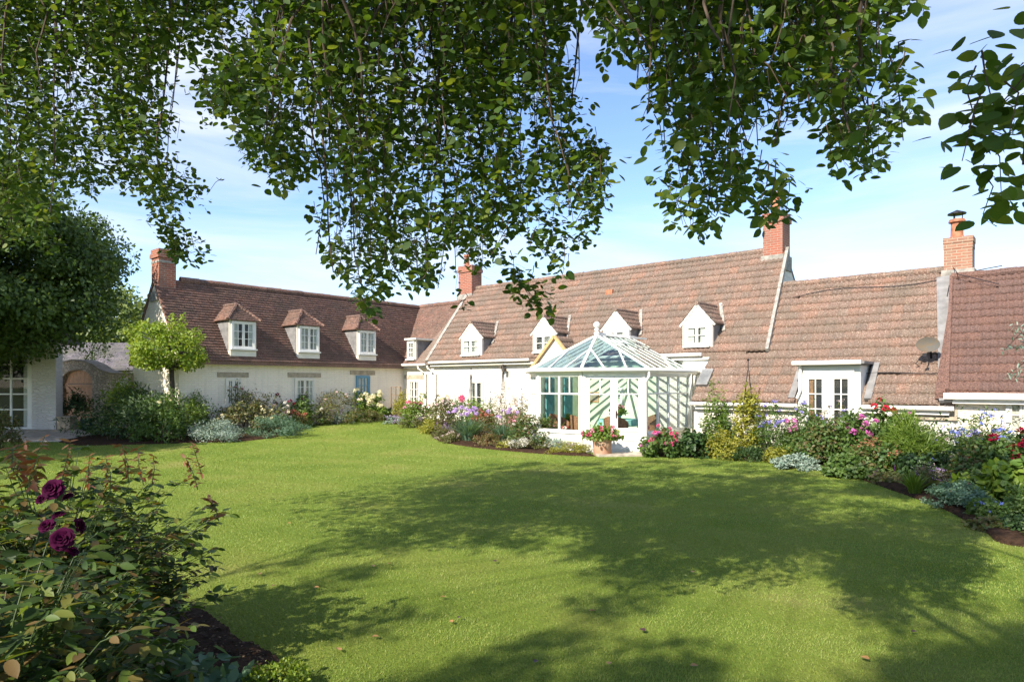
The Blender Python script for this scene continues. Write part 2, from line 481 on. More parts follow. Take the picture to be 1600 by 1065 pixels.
# ------------------------------------------------------------------ windows
def window(xf, parent, a0, a1, z0, z1, d, ncase=2, rows=3, cols=2, paint='cream_paint', curtain=0.0, sill=True, fr=.055, cas=.045, inner=None, top=None):
    """frame, pane and curtain of a window on a facade; a along it, d outward, z up"""
    f = MB(xf)
    f.box(a0, a0 + fr, d - .02, d + .05, z0, z1); f.box(a1 - fr, a1, d - .02, d + .05, z0, z1)
    f.box(a0 + fr, a1 - fr, d - .02, d + .05, z1 - fr, z1); f.box(a0 + fr, a1 - fr, d - .02, d + .05, z0, z0 + fr)
    ia, ib, iz0, iz1 = a0 + fr, a1 - fr, z0 + fr, z1 - fr
    cw = (ib - ia) / ncase
    for c in range(ncase):
        x0, x1 = ia + c * cw + .004, ia + (c + 1) * cw - .004
        f.box(x0, x0 + cas, d - .01, d + .038, iz0, iz1); f.box(x1 - cas, x1, d - .01, d + .038, iz0, iz1)
        f.box(x0 + cas, x1 - cas, d - .01, d + .038, iz1 - cas, iz1); f.box(x0 + cas, x1 - cas, d - .01, d + .038, iz0, iz0 + cas)
        gx0, gx1, g0, g1 = x0 + cas, x1 - cas, iz0 + cas, iz1 - cas
        for k in range(1, cols):
            x = gx0 + (gx1 - gx0) * k / cols; f.box(x - .011, x + .011, d + .0, d + .03, g0, g1)
        for k in range(1, rows):
            z = g0 + (g1 - g0) * k / rows; f.box(gx0, gx1, d + .001, d + .031, z - .011, z + .011)
    if sill: f.box(a0 - .05, a1 + .05, d - .02, d + .11, z0 - .05, z0 - .001)
    w = f.build('window_frame', M[paint], parent)
    p = MB(xf); p.box(ia + .01, ib - .01, d + .006, d + .012, iz0 + .01, iz1 - .01); 
    pp = p.build('pane', M['glass'], parent if inner is None else w)
    b = MB(xf); b.box(ia, ib, d - .018, d - .012, iz0, iz1); b.build('unlit_room_panel', M['dark'], parent if inner is None else w)  # flat black sheet behind the glass, its colour stands for room shade
    if curtain:
        for sd in (0, 1):
            q = MB(xf); wd = (ib - ia) * curtain; n = 8
            xs = [ia + wd * i / n for i in range(n + 1)] if sd == 0 else [ib - wd * i / n for i in range(n + 1)]
            for i in range(n):
                da = d - .010 + .005 * (i % 2); db = d - .010 + .005 * ((i + 1) % 2)
                q.add([(xs[i], da, iz0), (xs[i + 1], db, iz0), (xs[i + 1], db, iz1), (xs[i], da, iz1)], [(0, 1, 2, 3)])
            q.build('curtain', M['curtain'], parent if inner is None else w)
    return w

# ------------------------------------------------------------------ the house
house = thing('farmhouse', 'long white L-shaped farmhouse with brown tiled roofs, dormers and brick chimneys', 'house', (OX, OY, 0), HROT)
sK = s_of(631, 0)
def xf_main(a, d, z): return (a, -d, z)
def xf_out(a, d, z): return (a, -d - 1.3, z)
def xf_wing(a, d, z): return (sK + d, a, z)
def xf_gab(a, d, z): return (sK - a, -9.44 - d, z)

mb = MB(); mb.prism([(0, -.3), (0, 2.86), (3.2, 6.0), (6.4, 2.86), (6.4, -.3)], 0, .36, 13.85); mb.build('main_wall', M['white_stone'], house)
mb = MB(); mb.prism([(-1.3, -.3), (-1.3, 1.5), (2.0, 4.72), (5.3, 1.5), (5.3, -.3)], 0, 12.80, 18.9); mb.build('side_wall', M['white_stone'], house)
mb = MB(); mb.prism([(-1.28, -.3), (-1.28, 1.78), (1.4, 4.46), (4.1, 1.78), (4.1, -.3)], 0, 18.88, 27); mb.build('end_wall', M['cream_brick'], house)
mb = MB(); mb.prism([(sK, -.3), (sK, 2.88), (sK - 1.9, 5.44), (sK - 3.8, 2.88), (sK - 3.8, -.3)], 1, -9.44, 5.0); mb.build('wing_wall', M['cream_brick'], house)
mb = MB(); mb.prism([(.0, -.3), (.0, 2.86), (2.6, 5.44), (5.2, 2.86), (5.2, -.3)], 0, sK - 3.7, .355); mb.build('link_wall', M['cream_brick'], house)

s_ml, s_mlt = s_of(668, -.2), s_of(737, 3.2)
s_mr, s_mrt = s_of(1199, -.2), s_of(1231, 3.2)
ZM = 2.98
tiled_roof('main_roof', (s_ml, -.2, ZM - .2), (s_mr, -.2, ZM - .2), (s_mlt, 3.2, ZM + 3.2), (s_mrt, 3.2, ZM + 3.2), 48, 14, 'roman', M['tile_roman'], house, seed=2, lift=.072)
mb = MB(); mb.prism([(-.2, ZM - .32), (-.2, ZM - .21), (3.2, ZM + 3.19), (6.6, ZM - .21), (6.6, ZM - .32), (3.2, ZM + 3.0)], 0, min(s_ml, s_mlt) + .02, min(s_mr, s_mrt) - .04); mb.build('roof_base', M['tile_roman'], house)
ridge('ridge_tiles', (s_mlt, 3.2, ZM + 3.23), (s_mrt - .05, 3.2, ZM + 3.23), M['tile_roman'], house, seed=3)
# lime mortar verge at both ends of the main roof
for a, b, w in ((s_ml - .03, s_mlt - .03, .15), (s_mr, s_mrt, .09)):
    mb = MB(); mb.bar((a, -.22, ZM - .19), (b, 3.2, ZM + 3.23), w, .12, up=(0, -.7, .7)); mb.build('verge', M['mortar'], house)

ZC = 2.83
s_cl, s_cr, s_crt = 12.80, s_of(1466, -1.45), s_of(1468, 2.0)
s_c0 = s_of(1080, -1.45); s_c1 = s_of(1113, -.05); s_clt = s_c0 + (s_c1 - s_c0) * 3.45 / 1.4
da0, da1 = s_of(1249, -1.32), s_of(1346, -1.32)
def no_door(u, v):
    s = (s_c0 + (s_cr - s_c0) * u) * (1 - v) + (s_clt + (s_crt - s_clt) * u) * v
    return ~((s > da0 - .12) & (s < da1 + .12) & (v < .27))
tiled_roof('side_roof', (s_c0, -1.45, ZC - 1.45), (s_cr, -1.45, ZC - 1.45), (s_clt, 2.0, ZC + 2.0), (s_crt, 2.0, ZC + 2.0), 21, 15, 'roman', M['tile_roman'], house, seed=5, lift=.072, keep=no_door)
mb = MB()
rows_ = [(-1.36, ZC - 1.5, ZC - 1.37), (2.0, ZC + 1.8, ZC + 1.99), (5.4, ZC - 1.55, ZC - 1.4)]
vs_ = []
for (o, zb, zt), (sa, sb) in zip(rows_, ((s_c0 + .04, 18.95), (s_clt, 18.95), (s_clt, 18.95))): vs_ += [(sa, o, zb), (sb, o, zb), (sb, o, zt), (sa, o, zt)]
mb.add(vs_, [(0, 1, 2, 3), (8, 9, 10, 11), (0, 4, 5, 1), (4, 8, 9, 5), (2, 6, 7, 3)[::-1], (6, 10, 11, 7)[::-1], (0, 3, 7, 4), (4, 7, 11, 8), (1, 5, 6, 2), (5, 9, 10, 6)])
mb.build('roof_base', M['tile_roman'], house)
ridge('ridge_tiles', (s_of(1225, 2.0), 2.0, ZC + 2.03), (s_crt + .1, 2.0, ZC + 2.03), M['tile_roman'], house, seed=6)
ZE = 3.15
s_el, s_elt = s_of(1480, -1.45), s_of(1487, 1.4)
tiled_roof('end_roof', (s_el, -1.45, ZE - 1.45), (26.5, -1.45, ZE - 1.45), (s_elt, 1.4, ZE + 1.4), (26.5, 1.4, ZE + 1.4), 26, 15, 'roman', M['tile_red'], house, seed=7, lift=.055)
mb = MB(); mb.prism([(-1.45, ZE - 1.62), (-1.45, ZE - 1.46), (1.4, ZE + 1.39), (4.2, ZE - 1.4), (4.2, ZE - 1.55), (1.4, ZE + 1.15)], 0, s_elt + .04, 26.5); mb.build('roof_base', M['tile_red'], house)
ridge('ridge_tiles', (s_elt, 1.4, ZE + 1.43), (26.5, 1.4, ZE + 1.43), M['tile_red'], house, seed=8)
mb = MB(); mb.bar((s_el, -1.47, ZE - 1.45), (s_elt, 1.4, ZE + 1.43), .07, .14, up=(0, -.7, .7)); mb.build('verge', M['tile_red'], house)
# lead soakers between the two right-hand roofs
mb = MB(); mb.bar((s_cr + .17, -1.46, ZC - 1.36), (s_crt + .13, 1.7, ZC + 1.80), .30, .09, up=(0, -.7, .7)); mb.build('lead_flashing', M['lead'], house)
mb = MB(); mb.tube([(s_crt + .3, 1.4, ZC + 1.55), (s_crt + .28, .5, ZC + .62), (s_crt + .3, .4, ZC + .5)], .02, 6); mb.build('cable', M['metal'], house)

# wing and link, plain tiles
SP = 2.57 / 1.9
def wz(d): return 2.93 + SP * d
tiled_roof('wing_roof', (sK + .22, -9.55, wz(-.22)), (sK + .22, 3.0, wz(-.22)), (sK - 1.9, -9.5, wz(1.9)), (sK - 1.9, 3.0, wz(1.9)), 76, 30, 'plain', M['tile_plain'], house, seed=11, lift=.042)
mb = MB(); mb.prism([(sK + .22, wz(-.22) - .12), (sK + .22, wz(-.22) - .01), (sK - 1.9, wz(1.9) - .012), (sK - 4.05, wz(-.22) - .01), (sK - 4.05, wz(-.22) - .12), (sK - 1.9, wz(1.9) - .15)], 1, -9.50, 5); mb.build('roof_base', M['tile_plain'], house)
ridge('ridge_tiles', (sK - 1.9, -8.6, wz(1.9) + .03), (sK - 1.9, 3.0, wz(1.9) + .03), M['tile_plain'], house, seed=12)
tiled_roof('link_roof', (sK - 1.9, -.22, 2.93 - .22), (.42, -.22, 2.93 - .22), (sK - 1.9, 2.6, 5.53), (.0, 2.6, 5.53), 22, 36, 'plain', M['tile_plain'], house, seed=13, lift=.028)
mb = MB(); mb.prism([(-.22, 2.6), (-.22, 2.70), (2.6, 5.52), (5.4, 2.70), (5.4, 2.6), (2.6, 5.4)], 0, sK - 1.9, .40); mb.build('roof_base', M['tile_plain'], house)
ridge('ridge_tiles', (sK - 1.9, 2.6, 5.56), (.0, 2.6, 5.56), M['tile_plain'], house, seed=14)

# gutters and pipes
def gutter(pts, m='gutter', r=.055, dz=0):
    mb = MB(); mb.tube(pts, r, 10); return mb.build('gutter', M[m], house, smooth=True)
gutter([(s_ml + .15, -.26, ZM - .25), (s_of(834, 0) , -.26, ZM - .25)])
gutter([(s_of(868, 0), -.26, ZM - .25), (s_mr - 1.9, -.26, ZM - .25)])
gutter([(sK + .2, -.28, 2.66), (s_ml - .05, -.28, 2.66)])
gutter([(12.78, -1.5, ZC - 1.52), (s_of(1246, -1.5), -1.5, ZC - 1.52)])
gutter([(s_of(1347, -1.5), -1.5, ZC - 1.52), (s_cr + .3, -1.5, ZC - 1.52)])
mb = MB(); mb.box(s_el - .05, 26.5, -1.58, -1.46, ZE - 1.62, ZE - 1.49); mb.box(s_el + .1, 26.5, -1.47, -1.30, ZE - 1.72, ZE - 1.60); mb.build('gutter', M['gutter'], house)
for q0, q1 in ((s_cl + .1, da0 - .02), (da1 + .02, s_cr + .2)):
    mb = MB(); mb.box(q0, q1, -1.44, -1.29, ZC - 1.66, ZC - 1.57); mb.build('fascia', M['gutter'], house)
mb = MB(); mb.box(sK + .01, sK + .20, -9.44, -.2, 2.56, 2.615); mb.build('fascia', M['cream_paint'], house)
mb = MB(); mb.box(s_ml + .15, s_mr, -.19, -.005, ZM - .40, ZM - .33); mb.build('fascia', M['cream_paint'], house)
mb = MB(); mb.box(sK + .2, s_ml, -.20, -.01, 2.53, 2.59); mb.build('fascia', M['cream_paint'], house)
for px, o in ((664, -.28), (679, -.28)):
    s = s_of(px, -.1)
    mb = MB(); mb.tube([(s - .25, o, 2.62), (s - .22, o, 2.5), (s, -.09, 2.3), (s, -.07, 0)], .036, 8); mb.build('downpipe', M['gutter'], house, smooth=True)
mb = MB(); sA = s_of(1252, -1.4); mb.tube([(sA, -1.48, 2.33), (sA, -1.48, 1.7), (sA - .08, -1.48, 1.5)], .035, 8); mb.build('downpipe', M['gutter'], house, smooth=True)

# ground-floor windows; each window is a part with pane, panel coloured as the unlit room and curtain under it
def wall_window(xf, a0, a1, z0, z1, lintel=True, **kw):
    w = window(xf, house, a0, a1, z0, z1, .012, inner=1, **kw)
    w.name = 'window'
    if lintel:
        lm = MB(xf); lm.box(a0 - .28, a1 + .28, -.03, .028, z1 + .03, z1 + .20); lm.build('lintel', M['lintel'], house)
    return w
def a_wing(px):
    a = (px - 800) / F   # wing wall: x=sK, y=a
    # world: OX+.76 sK+.65 y = a (OY-.65 sK+.76 y)
    return (a * (OY - .65 * sK) - OX - .76 * sK) / (.65 - .76 * a)
wall_window(xf_wing, a_wing(460), a_wing(491), 1.15, 2.08, rows=3, cols=2, curtain=.3)
wall_window(xf_wing, a_wing(556), a_wing(577), 1.10, 2.20, ncase=1, rows=3, cols=3, paint='blue_paint', curtain=.5)
wall_window(xf_wing, a_wing(352), a_wing(376), 1.10, 2.06, rows=3, cols=2)
wall_window(xf_main, s_of(639, 0), s_of(657, 0), .9, 2.05, ncase=2, rows=3, cols=2, curtain=.22)
wall_window(xf_main, s_of(734, 0), s_of(756, 0), .7, 2.0, lintel=False, rows=2, cols=1, curtain=.18)
wall_window(lambda a, d, z: (a, -d - 1.28, z), s_of(1572, -1.3), s_of(1625, -1.3), .8, 1.60, lintel=False, rows=2, cols=1)
# french door under its flat lead roof
dm = MB(xf_out); a0, a1 = s_of(1249, -1.32), s_of(1346, -1.32)
dm.box(a0, a1, -1.25, .10, 0, 2.30); dor = dm.build('door_dormer', M['paint'], house)
dr = MB(xf_out); dr.box(a0 - .12, a1 + .12, -1.45, .28, 2.34, 2.40); dr.box(a0 - .04, a1 + .04, -1.3, .20, 2.302, 2.338); dr.build('lead_roof', M['lead'], dor)
dg = MB(xf_out); dg.tube([(a0 - .08, .31, 2.37), (a1 + .06, .31, 2.37)], .055, 8); dg.build('gutter', M['gutter'], dor)
for e in (0, 1):
    fl = MB(xf_out); x = a1 + .16 if e else a0 - .16
    fl.bar((x, .12, ZC - 1.34), (x, -.75, ZC - .47), .16, .08, up=(0, .7, .7)); fl.build('lead_flashing', M['lead'], house)
mid = (a0 + a1) / 2; hw = (a1 - a0) / 2 - .13
for x0, x1 in ((mid - hw, mid - .004), (mid + .004, mid + hw)):
    dd = MB(xf_out); d0 = .102
    for q0, q1, r0, r1 in ((x0, x0 + .135, .1, 2.22), (x1 - .135, x1, .1, 2.22), (x0 + .135, x1 - .135, 1.98, 2.22), (x0 + .135, x1 - .135, .1, .5)):
        dd.box(q0, q1, d0, d0 + .05, r0, r1)
    gx0, gx1 = x0 + .135, x1 - .135; xm = (gx0 + gx1) / 2
    dd.box(xm - .012, xm + .012, d0 + .01, d0 + .04, .5, 1.98)
    for k in range(1, 4):
        z = .5 + 1.48 * k / 4; dd.box(gx0, gx1, d0 + .011, d0 + .041, z - .012, z + .012)
    door = dd.build('french_door', M['paint'], house)
    pn = MB(xf_out); pn.box(gx0, gx1, d0 + .018, d0 + .022, .5, 1.98); pn.build('pane', M['glass'], door)
    bk = MB(xf_out); bk.box(gx0, gx1, d0 + .001, d0 + .004, .5, 1.98); bk.build('unlit_room_panel', M['dark'], door)  # sheet behind the door glass, blackened to pass for an unlit room
    if x0 < mid - .1:
        ct = MB(xf_out); ct.box(gx0, gx0 + .10, d0 + .006, d0 + .010, .6, 1.96); ct.build('curtain', M['wicker'], door)
# stone corbel between door and end wall
mb = MB(); mb.box(s_of(1420, -1.3), s_cr + .35, -1.36, -1.31, 1.05, 1.28); mb.build('stone_band', M['lintel'], house)

# gabled dormers of the main front
def gable_dormer(px0, px1, curtain=0.0, low=False):
    a0, a1 = s_of(px0, -.05), s_of(px1, -.05); c = (a0 + a1) / 2; h = (a1 - a0) / 2
    ze, za, zb = 3.70, 4.22, 2.70 if not low else 2.2
    mb = MB(); mb.prism([(c - h, zb), (c + h, zb), (c + h, ze), (c, za), (c - h, ze)], 1, -.10, 1.3)
    d = mb.build('dormer', M['paint'], house)
    ck = MB(); ck.box(c + h + .002, c + h + .012, -.02, 1.0, 2.9, ze - .03); ck.box(c - h - .012, c - h - .002, -.02, 1.0, 2.9, ze - .03); ck.build('cheek', M['lead'], d)
    e = .09; sl = (za - ze) / h
    for sg in (1, -1):
        xo = c + sg * (h + e); zo = ze - sl * e + .03
        f = (xo, -.16, zo); b_ = (xo, 1.25, zo); tf = (c, -.16, za + .05); tb = (c, 1.25, za + .05)
        if sg > 0: tiled_roof('dormer_roof', f, b_, tf, tb, 5, 4, 'roman', M['tile_roman'], d, seed=int(px0) + sg, lift=.02)
        else: tiled_roof('dormer_roof', b_, f, tb, tf, 5, 4, 'roman', M['tile_roman'], d, seed=int(px0) + sg, lift=.02)
    rb = MB()
    for sg in (1, -1):
        rb.bar((c + sg * (h + e), -.11, ze - sl * e), (c, -.11, za + .02), .05, .06, up=(0, 0, 1))
    rb.build('bargeboard', M['paint'], d)
    ridge('dormer_ridge', (c, -.16, za + .06), (c, 1.28, za + .06), M['tile_roman'], d, r=.06)
    lf = MB(); lf.bar((c + h + .16, .35, ZM + .47), (c + .12, 1.32, ZM + 1.42), .10, .03, up=(0, -.7, .7)); lf.build('lead_valley', M['mortar'], d)
    window(lambda a, dd, z: (a, -dd - .10, z), d, c - h + .10, c + h - .10, 3.0, 3.62, .012, ncase=2, rows=2, cols=1, paint='paint', curtain=curtain, fr=.05, cas=.04)
    return d
gable_dormer(722, 754, .28); gable_dormer(834, 869, .0); gable_dormer(944, 984, .0); gable_dormer(1068, 1114, .34, True)

# hipped dormers of the wing
def hip_dormer(px0, px1, seed):
    a0, a1 = a_wing(px0), a_wing(px1); c = (a0 + a1) / 2; h = (a1 - a0) / 2
    mb = MB(xf_wing); mb.box(a0, a1, -1.0, .10, 2.84, 4.06); d = mb.build('dormer', M['cream_paint'], house)
    ck = MB(xf_wing); ck.box(a0 - .012, a0 - .002, -1.0, .06, 3.0, 4.05); ck.box(a1 + .002, a1 + .012, -1.0, .06, 3.0, 4.05); ck.build('cheek', M['lead'], d)
    E, rise = h + .11, .60
    zf, zt = 4.05, 4.05 + rise
    ap = -.36                       # hip apex distance (outward)
    fo = .22
    def W3(a, dd, z): return xf_wing(a, dd, z)
    tri = lambda u, v: np.abs(u - .5) < .5 * (1 - v) + .03
    tiled_roof('dormer_roof', W3(c - E, fo, zf), W3(c + E, fo, zf), W3(c - E, ap, zt), W3(c + E, ap, zt), 11, 9, 'plain', M['tile_plain'], d, keep=tri, seed=seed, lift=.028)
    for sg in (1, -1):
        x = c + sg * E
        lo_f, lo_b, hi_f, hi_b = W3(x, fo, zf), W3(x, -1.5, zf), W3(c, fo, zt), W3(c, -1.5, zt)
        # drop the corner cut by the hip
        Lr = fo + 1.5; k = (fo - ap) / Lr
        if sg > 0: tiled_roof('dormer_roof', lo_f, lo_b, hi_f, hi_b, 11, 9, 'plain', M['tile_plain'], d, keep=lambda u, v: u > v * k - .03, seed=seed + 1, lift=.028)
        else: tiled_roof('dormer_roof', lo_b, lo_f, hi_b, hi_f, 11, 9, 'plain', M['tile_plain'], d, keep=lambda u, v: (1 - u) > v * k - .03, seed=seed + 2, lift=.028)
    sb = MB(xf_wing)
    sb.add([(c - E, fo, zf), (c + E, fo, zf), (c + E, -1.4, zf), (c - E, -1.4, zf), (c, ap, zt - .01), (c, -1.5, zt - .01)], [(3, 2, 1, 0), (0, 1, 4), (1, 2, 5, 4), (3, 0, 4, 5)])
    sb.build('roof_base', M['tile_plain'], d)
    hp = MB(xf_wing)
    for sg in (1, -1):
        p = Vector((c + sg * E, fo, zf + .02)); q = Vector((c, ap, zt + .02)); n = 8
        for i in range(n):
            hp.tube([p.lerp(q, i / n), p.lerp(q, (i + 1.1) / n)], [.065, .05], 7)
    hp.tube([(c, ap, zt + .02), (c, -1.5, zt + .02)], .06, 7)
    hp.build('hip_tiles', M['tile_plain'], d)
    window(lambda a, dd, z: (sK + dd + .10, a, z), d, a0 + .06, a1 - .06, 3.08, 4.02, .012, ncase=2, rows=3, cols=2, paint='paint', curtain=.25, fr=.05, cas=.04)
    ap_ = MB(xf_wing); ap_.box(a0 + .02, a1 - .02, .101, .14, 2.82, 3.0); ap_.build('apron', M['cream_paint'], d)
for q, (x0, x1) in enumerate(((356, 398), (462, 497), (556, 585))): hip_dormer(x0, x1, 31 + 5 * q)
# small flat-topped dormer in the corner
c0 = s_of(637, -.1); mb = MB(); mb.box(c0, c0 + .55, -.12, .95, 2.7, 3.72); d = mb.build('dormer', M['cream_paint'], house)
mb = MB(); mb.box(c0 - .06, c0 + .66, -.24, 1.1, 3.722, 3.80); mb.build('dormer_roof', M['cream_paint'], d)
mb = MB(); mb.box(c0 + .552, c0 + .562, -.05, .95, 2.8, 3.70); mb.build('cheek', M['lead'], d)
window(lambda a, dd, z: (a, -dd - .12, z), d, c0 + .05, c0 + .50, 2.92, 3.66, .012, ncase=1, rows=3, cols=2, paint='paint', fr=.045, cas=.035)

# chimneys
def chimney(s0, s1, o0, o1, z0, z1, m, pots=(), band=True, foot=True, corbel=True):
    mb = MB(); mb.box(s0, s1, o0, o1, z0, z1 - .30); e = .045 if corbel else .008
    mb.box(s0 - e, s1 + e, o0 - e, o1 + e, z1 - .298, z1 - .15); mb.box(s0 - .02, s1 + .02, o0 - .02, o1 + .02, z1 - .148, z1)
    ch = mb.build('chimney', M[m], house)
    if foot:
        f = MB(); f.box(s0 - .05, s1 + .05, o0 - .06, o1 + .05, z0, foot); f.build('mortar_collar', M['mortar'], ch)
    if band:
        f = MB(); f.box(s0 - .012, s1 + .012, o0 - .012, o1 + .012, band, band + .07); f.build('pale_band', M['mortar'], ch)
    for (ps, po, h, r, cowl) in pots:
        p = MB(); p.lathe([(r * 1.05, 0), (r * .86, h * .15), (r * .80, h * .8), (r * 1.12, h * .84), (r * 1.12, h * .92), (r, h), (r * .7, h), (r * .7, h * .7)], 16, (ps, po, z1))
        po_ = p.build('chimney_pot', M['terracotta'], ch, smooth=True)
        if cowl:
            q = MB(); q.lathe([(r * .35, 0), (r * 1.25, .0), (r * 1.25, .03), (.01, .12)], 14, (ps, po, z1 + h + .13))
            for k in range(3):
                t = 2.1 * k; q.tube([(ps + .7 * r * math.cos(t), po + .7 * r * math.sin(t), z1 + h - .05), (ps + .7 * r * math.cos(t), po + .7 * r * math.sin(t), z1 + h + .14)], .012, 5)
            q.build('cowl', M['metal'], ch)
    return ch
chimney(sK - 2.22, sK - 1.60, -9.42, -8.86, 4.7, 6.48, 'brick', band=6.02, foot=5.02)
sC = s_of(720, 3.0); chimney(sC, sC + .85, 2.85, 3.5, 5.4, 7.25, 'brick', band=0, foot=5.95, pots=((sC + .25, 3.15, .55, .14, False),))
sC = s_of(1193, 2.9); chimney(sC, sC + .62, 2.85, 3.55, 5.5, 7.35, 'brick', band=0, foot=5.98, pots=((sC + .30, 3.2, .72, .15, False),))
sC = s_of(1476, 1.9); chimney(sC, sC + .62, 1.75, 2.25, 4.3, 5.66, 'buff_brick', corbel=False, band=0, foot=4.82, pots=((sC + .26, 2.0, .50, .17, True),))
# roof light, odd tile, cables, dish, lamp
mb = MB(); s_ = s_of(1100, -1.0) - .1; mb.bar((s_ + .1, -1.15, ZC - 1.02), (s_ + .1, -.70, ZC - .57), .34, .10, up=(0, -.7, .7)); v = mb.build('roof_window', M['lead'], house)
mb = MB(); mb.bar((s_ + .1, -1.16, ZC - .95), (s_ + .1, -.80, ZC - .59), .24, .02, up=(0, -.7, .7)); mb.build('pane', M['glass'], v)
mb = MB(); s_ = s_of(948, 2.2); mb.box(s_, s_ + .3, 2.1, 2.35, ZM + 2.1, ZM + 2.34); mb.build('vent_tile', M['terracotta'], house)
mb = MB()
def roofpt(s, o, k=.09): return (s, o - k * .7, ZC + o + k * .7)
mb.tube([roofpt(s_of(1238, 1.4) + i * .45, 1.5 + .25 * math.sin(i * .7) * .4 + .03 * i) for i in range(12)], .012, 5)
mb.tube([roofpt(s_of(1350, -.75) + i * .3, -.78 + .02 * math.sin(i)) for i in range(9)], .012, 5)
mb.build('cable', M['metal'], house)
mb = MB(); mb.tube([(s_of(1560, .8), .9, ZE + 1.1), (s_of(1500, 1.4), 1.1, ZE + 1.45), (s_crt + .3, 1.9, ZC + 2.1)], .01, 5); mb.build('cable', M['metal'], house)
sl = s_of(790, 0); mb = MB(); mb.tube([(sl, 0, 2.52), (sl, -.18, 2.52), (sl + .02, -.2, 2.42)], .02, 6); mb.box(sl - .11, sl + .0, -.26, -.12, 2.42, 2.52); mb.box(sl + .03, sl + .16, -.28, -.12, 2.32, 2.44); mb.tube([(sl, -.06, 2.52), (sl, -.06, 2.62)], .06, 8); mb.build('security_light', M['dish'], house)
# satellite dish
s_, o_ = s_of(1452, -.55), -.75
zz = ZC + o_ + .75
dish = thing('satellite_dish', 'weathered grey satellite dish on the tiled roof beside the lead strip', 'satellite dish', (*HW(s_, o_), zz - .3), HROT)
mb = MB(); prof = [(.02, 0), (.12, .012), (.24, .05), (.33, .095), (.335, .10), (.33, .105), (.24, .062), (.12, .024), (.02, .012)]
mb.lathe(prof, 24); o = mb.build('reflector', M['dish'], dish, smooth=True); o.rotation_euler = (math.radians(72), 0, math.radians(10)); o.location = (0, 0, .22); o.scale = (.72, .56, .72)
mb = MB(); mb.tube([(0, .04, .2), (.02, .25, .1), (.02, .4, -.2)], .025, 6); mb.tube([(0, .02, .0), (.0, -.35, -.02)], .014, 6); mb.box(-.04, .04, -.42, -.34, -.05, .03); mb.tube([(-.1, .05, .0), (-.25, .0, -.2), (-.1, .3, -.35)], .01, 5); mb.build('bracket', M['metal'], dish)

# small gabled bay left of the glass roof
bs0, bs1, bo = s_of(832, -.5), 8.55, -.5
bc = s_of(868, -.5); bh = bc - bs0; zt_ = z_of(525, bc, bo); ze_ = z_of(575, bs0, bo)
mb = MB(); mb.prism([(bs0 + .08, -.2), (bs1 - .45, -.2), (bs1 - .45, ze_ + .0), (bc + bh * .9, ze_ + .05), (bc, zt_ - .06), (bs0 + .08, ze_ + .04)], 1, bo, .3); bay = mb.build('gabled_bay', M['white_stone'], house)
mb = MB(); mb.bar((bs0 - .05, bo - .06, ze_ - .05), (bc, bo - .06, zt_), .09, .10); mb.bar((bc, bo - .06, zt_), (bc + bh * .9, bo - .06, ze_ + .08), .09, .10); mb.build('bargeboard', M['ochre'], bay)
for sg in (1, -1):
    f, b_, tf, tb = (bc + sg * bh, bo - .08, ze_), (bc + sg * bh, 1.0, ze_), (bc, bo - .08, zt_), (bc, 1.0, zt_)
    if sg > 0: tiled_roof('bay_roof', f, b_, tf, tb, 5, 5, 'roman', M['tile_roman'], bay, seed=60)
    else: tiled_roof('bay_roof', b_, f, tb, tf, 5, 5, 'roman', M['tile_roman'], bay, seed=61)
# ------------------------------------------------------------------ conservatory
CS, CO = 10.05, -2.0
cons = thing('conservatory', 'white timber conservatory with blue glass hipped roof and ball finial', 'conservatory', (*HW(CS, CO), 0), HROT)
def cx(s, o, z): return (s - CS, o - CO, z)
FP = [(8.07, 0.0), (8.07, -2.69), (9.27, -3.91), (10.82, -3.91), (12.03, -2.69), (12.03, 0.0)]   # footprint
ZEV, ZRG, ORG = 2.22, 3.31, -2.05
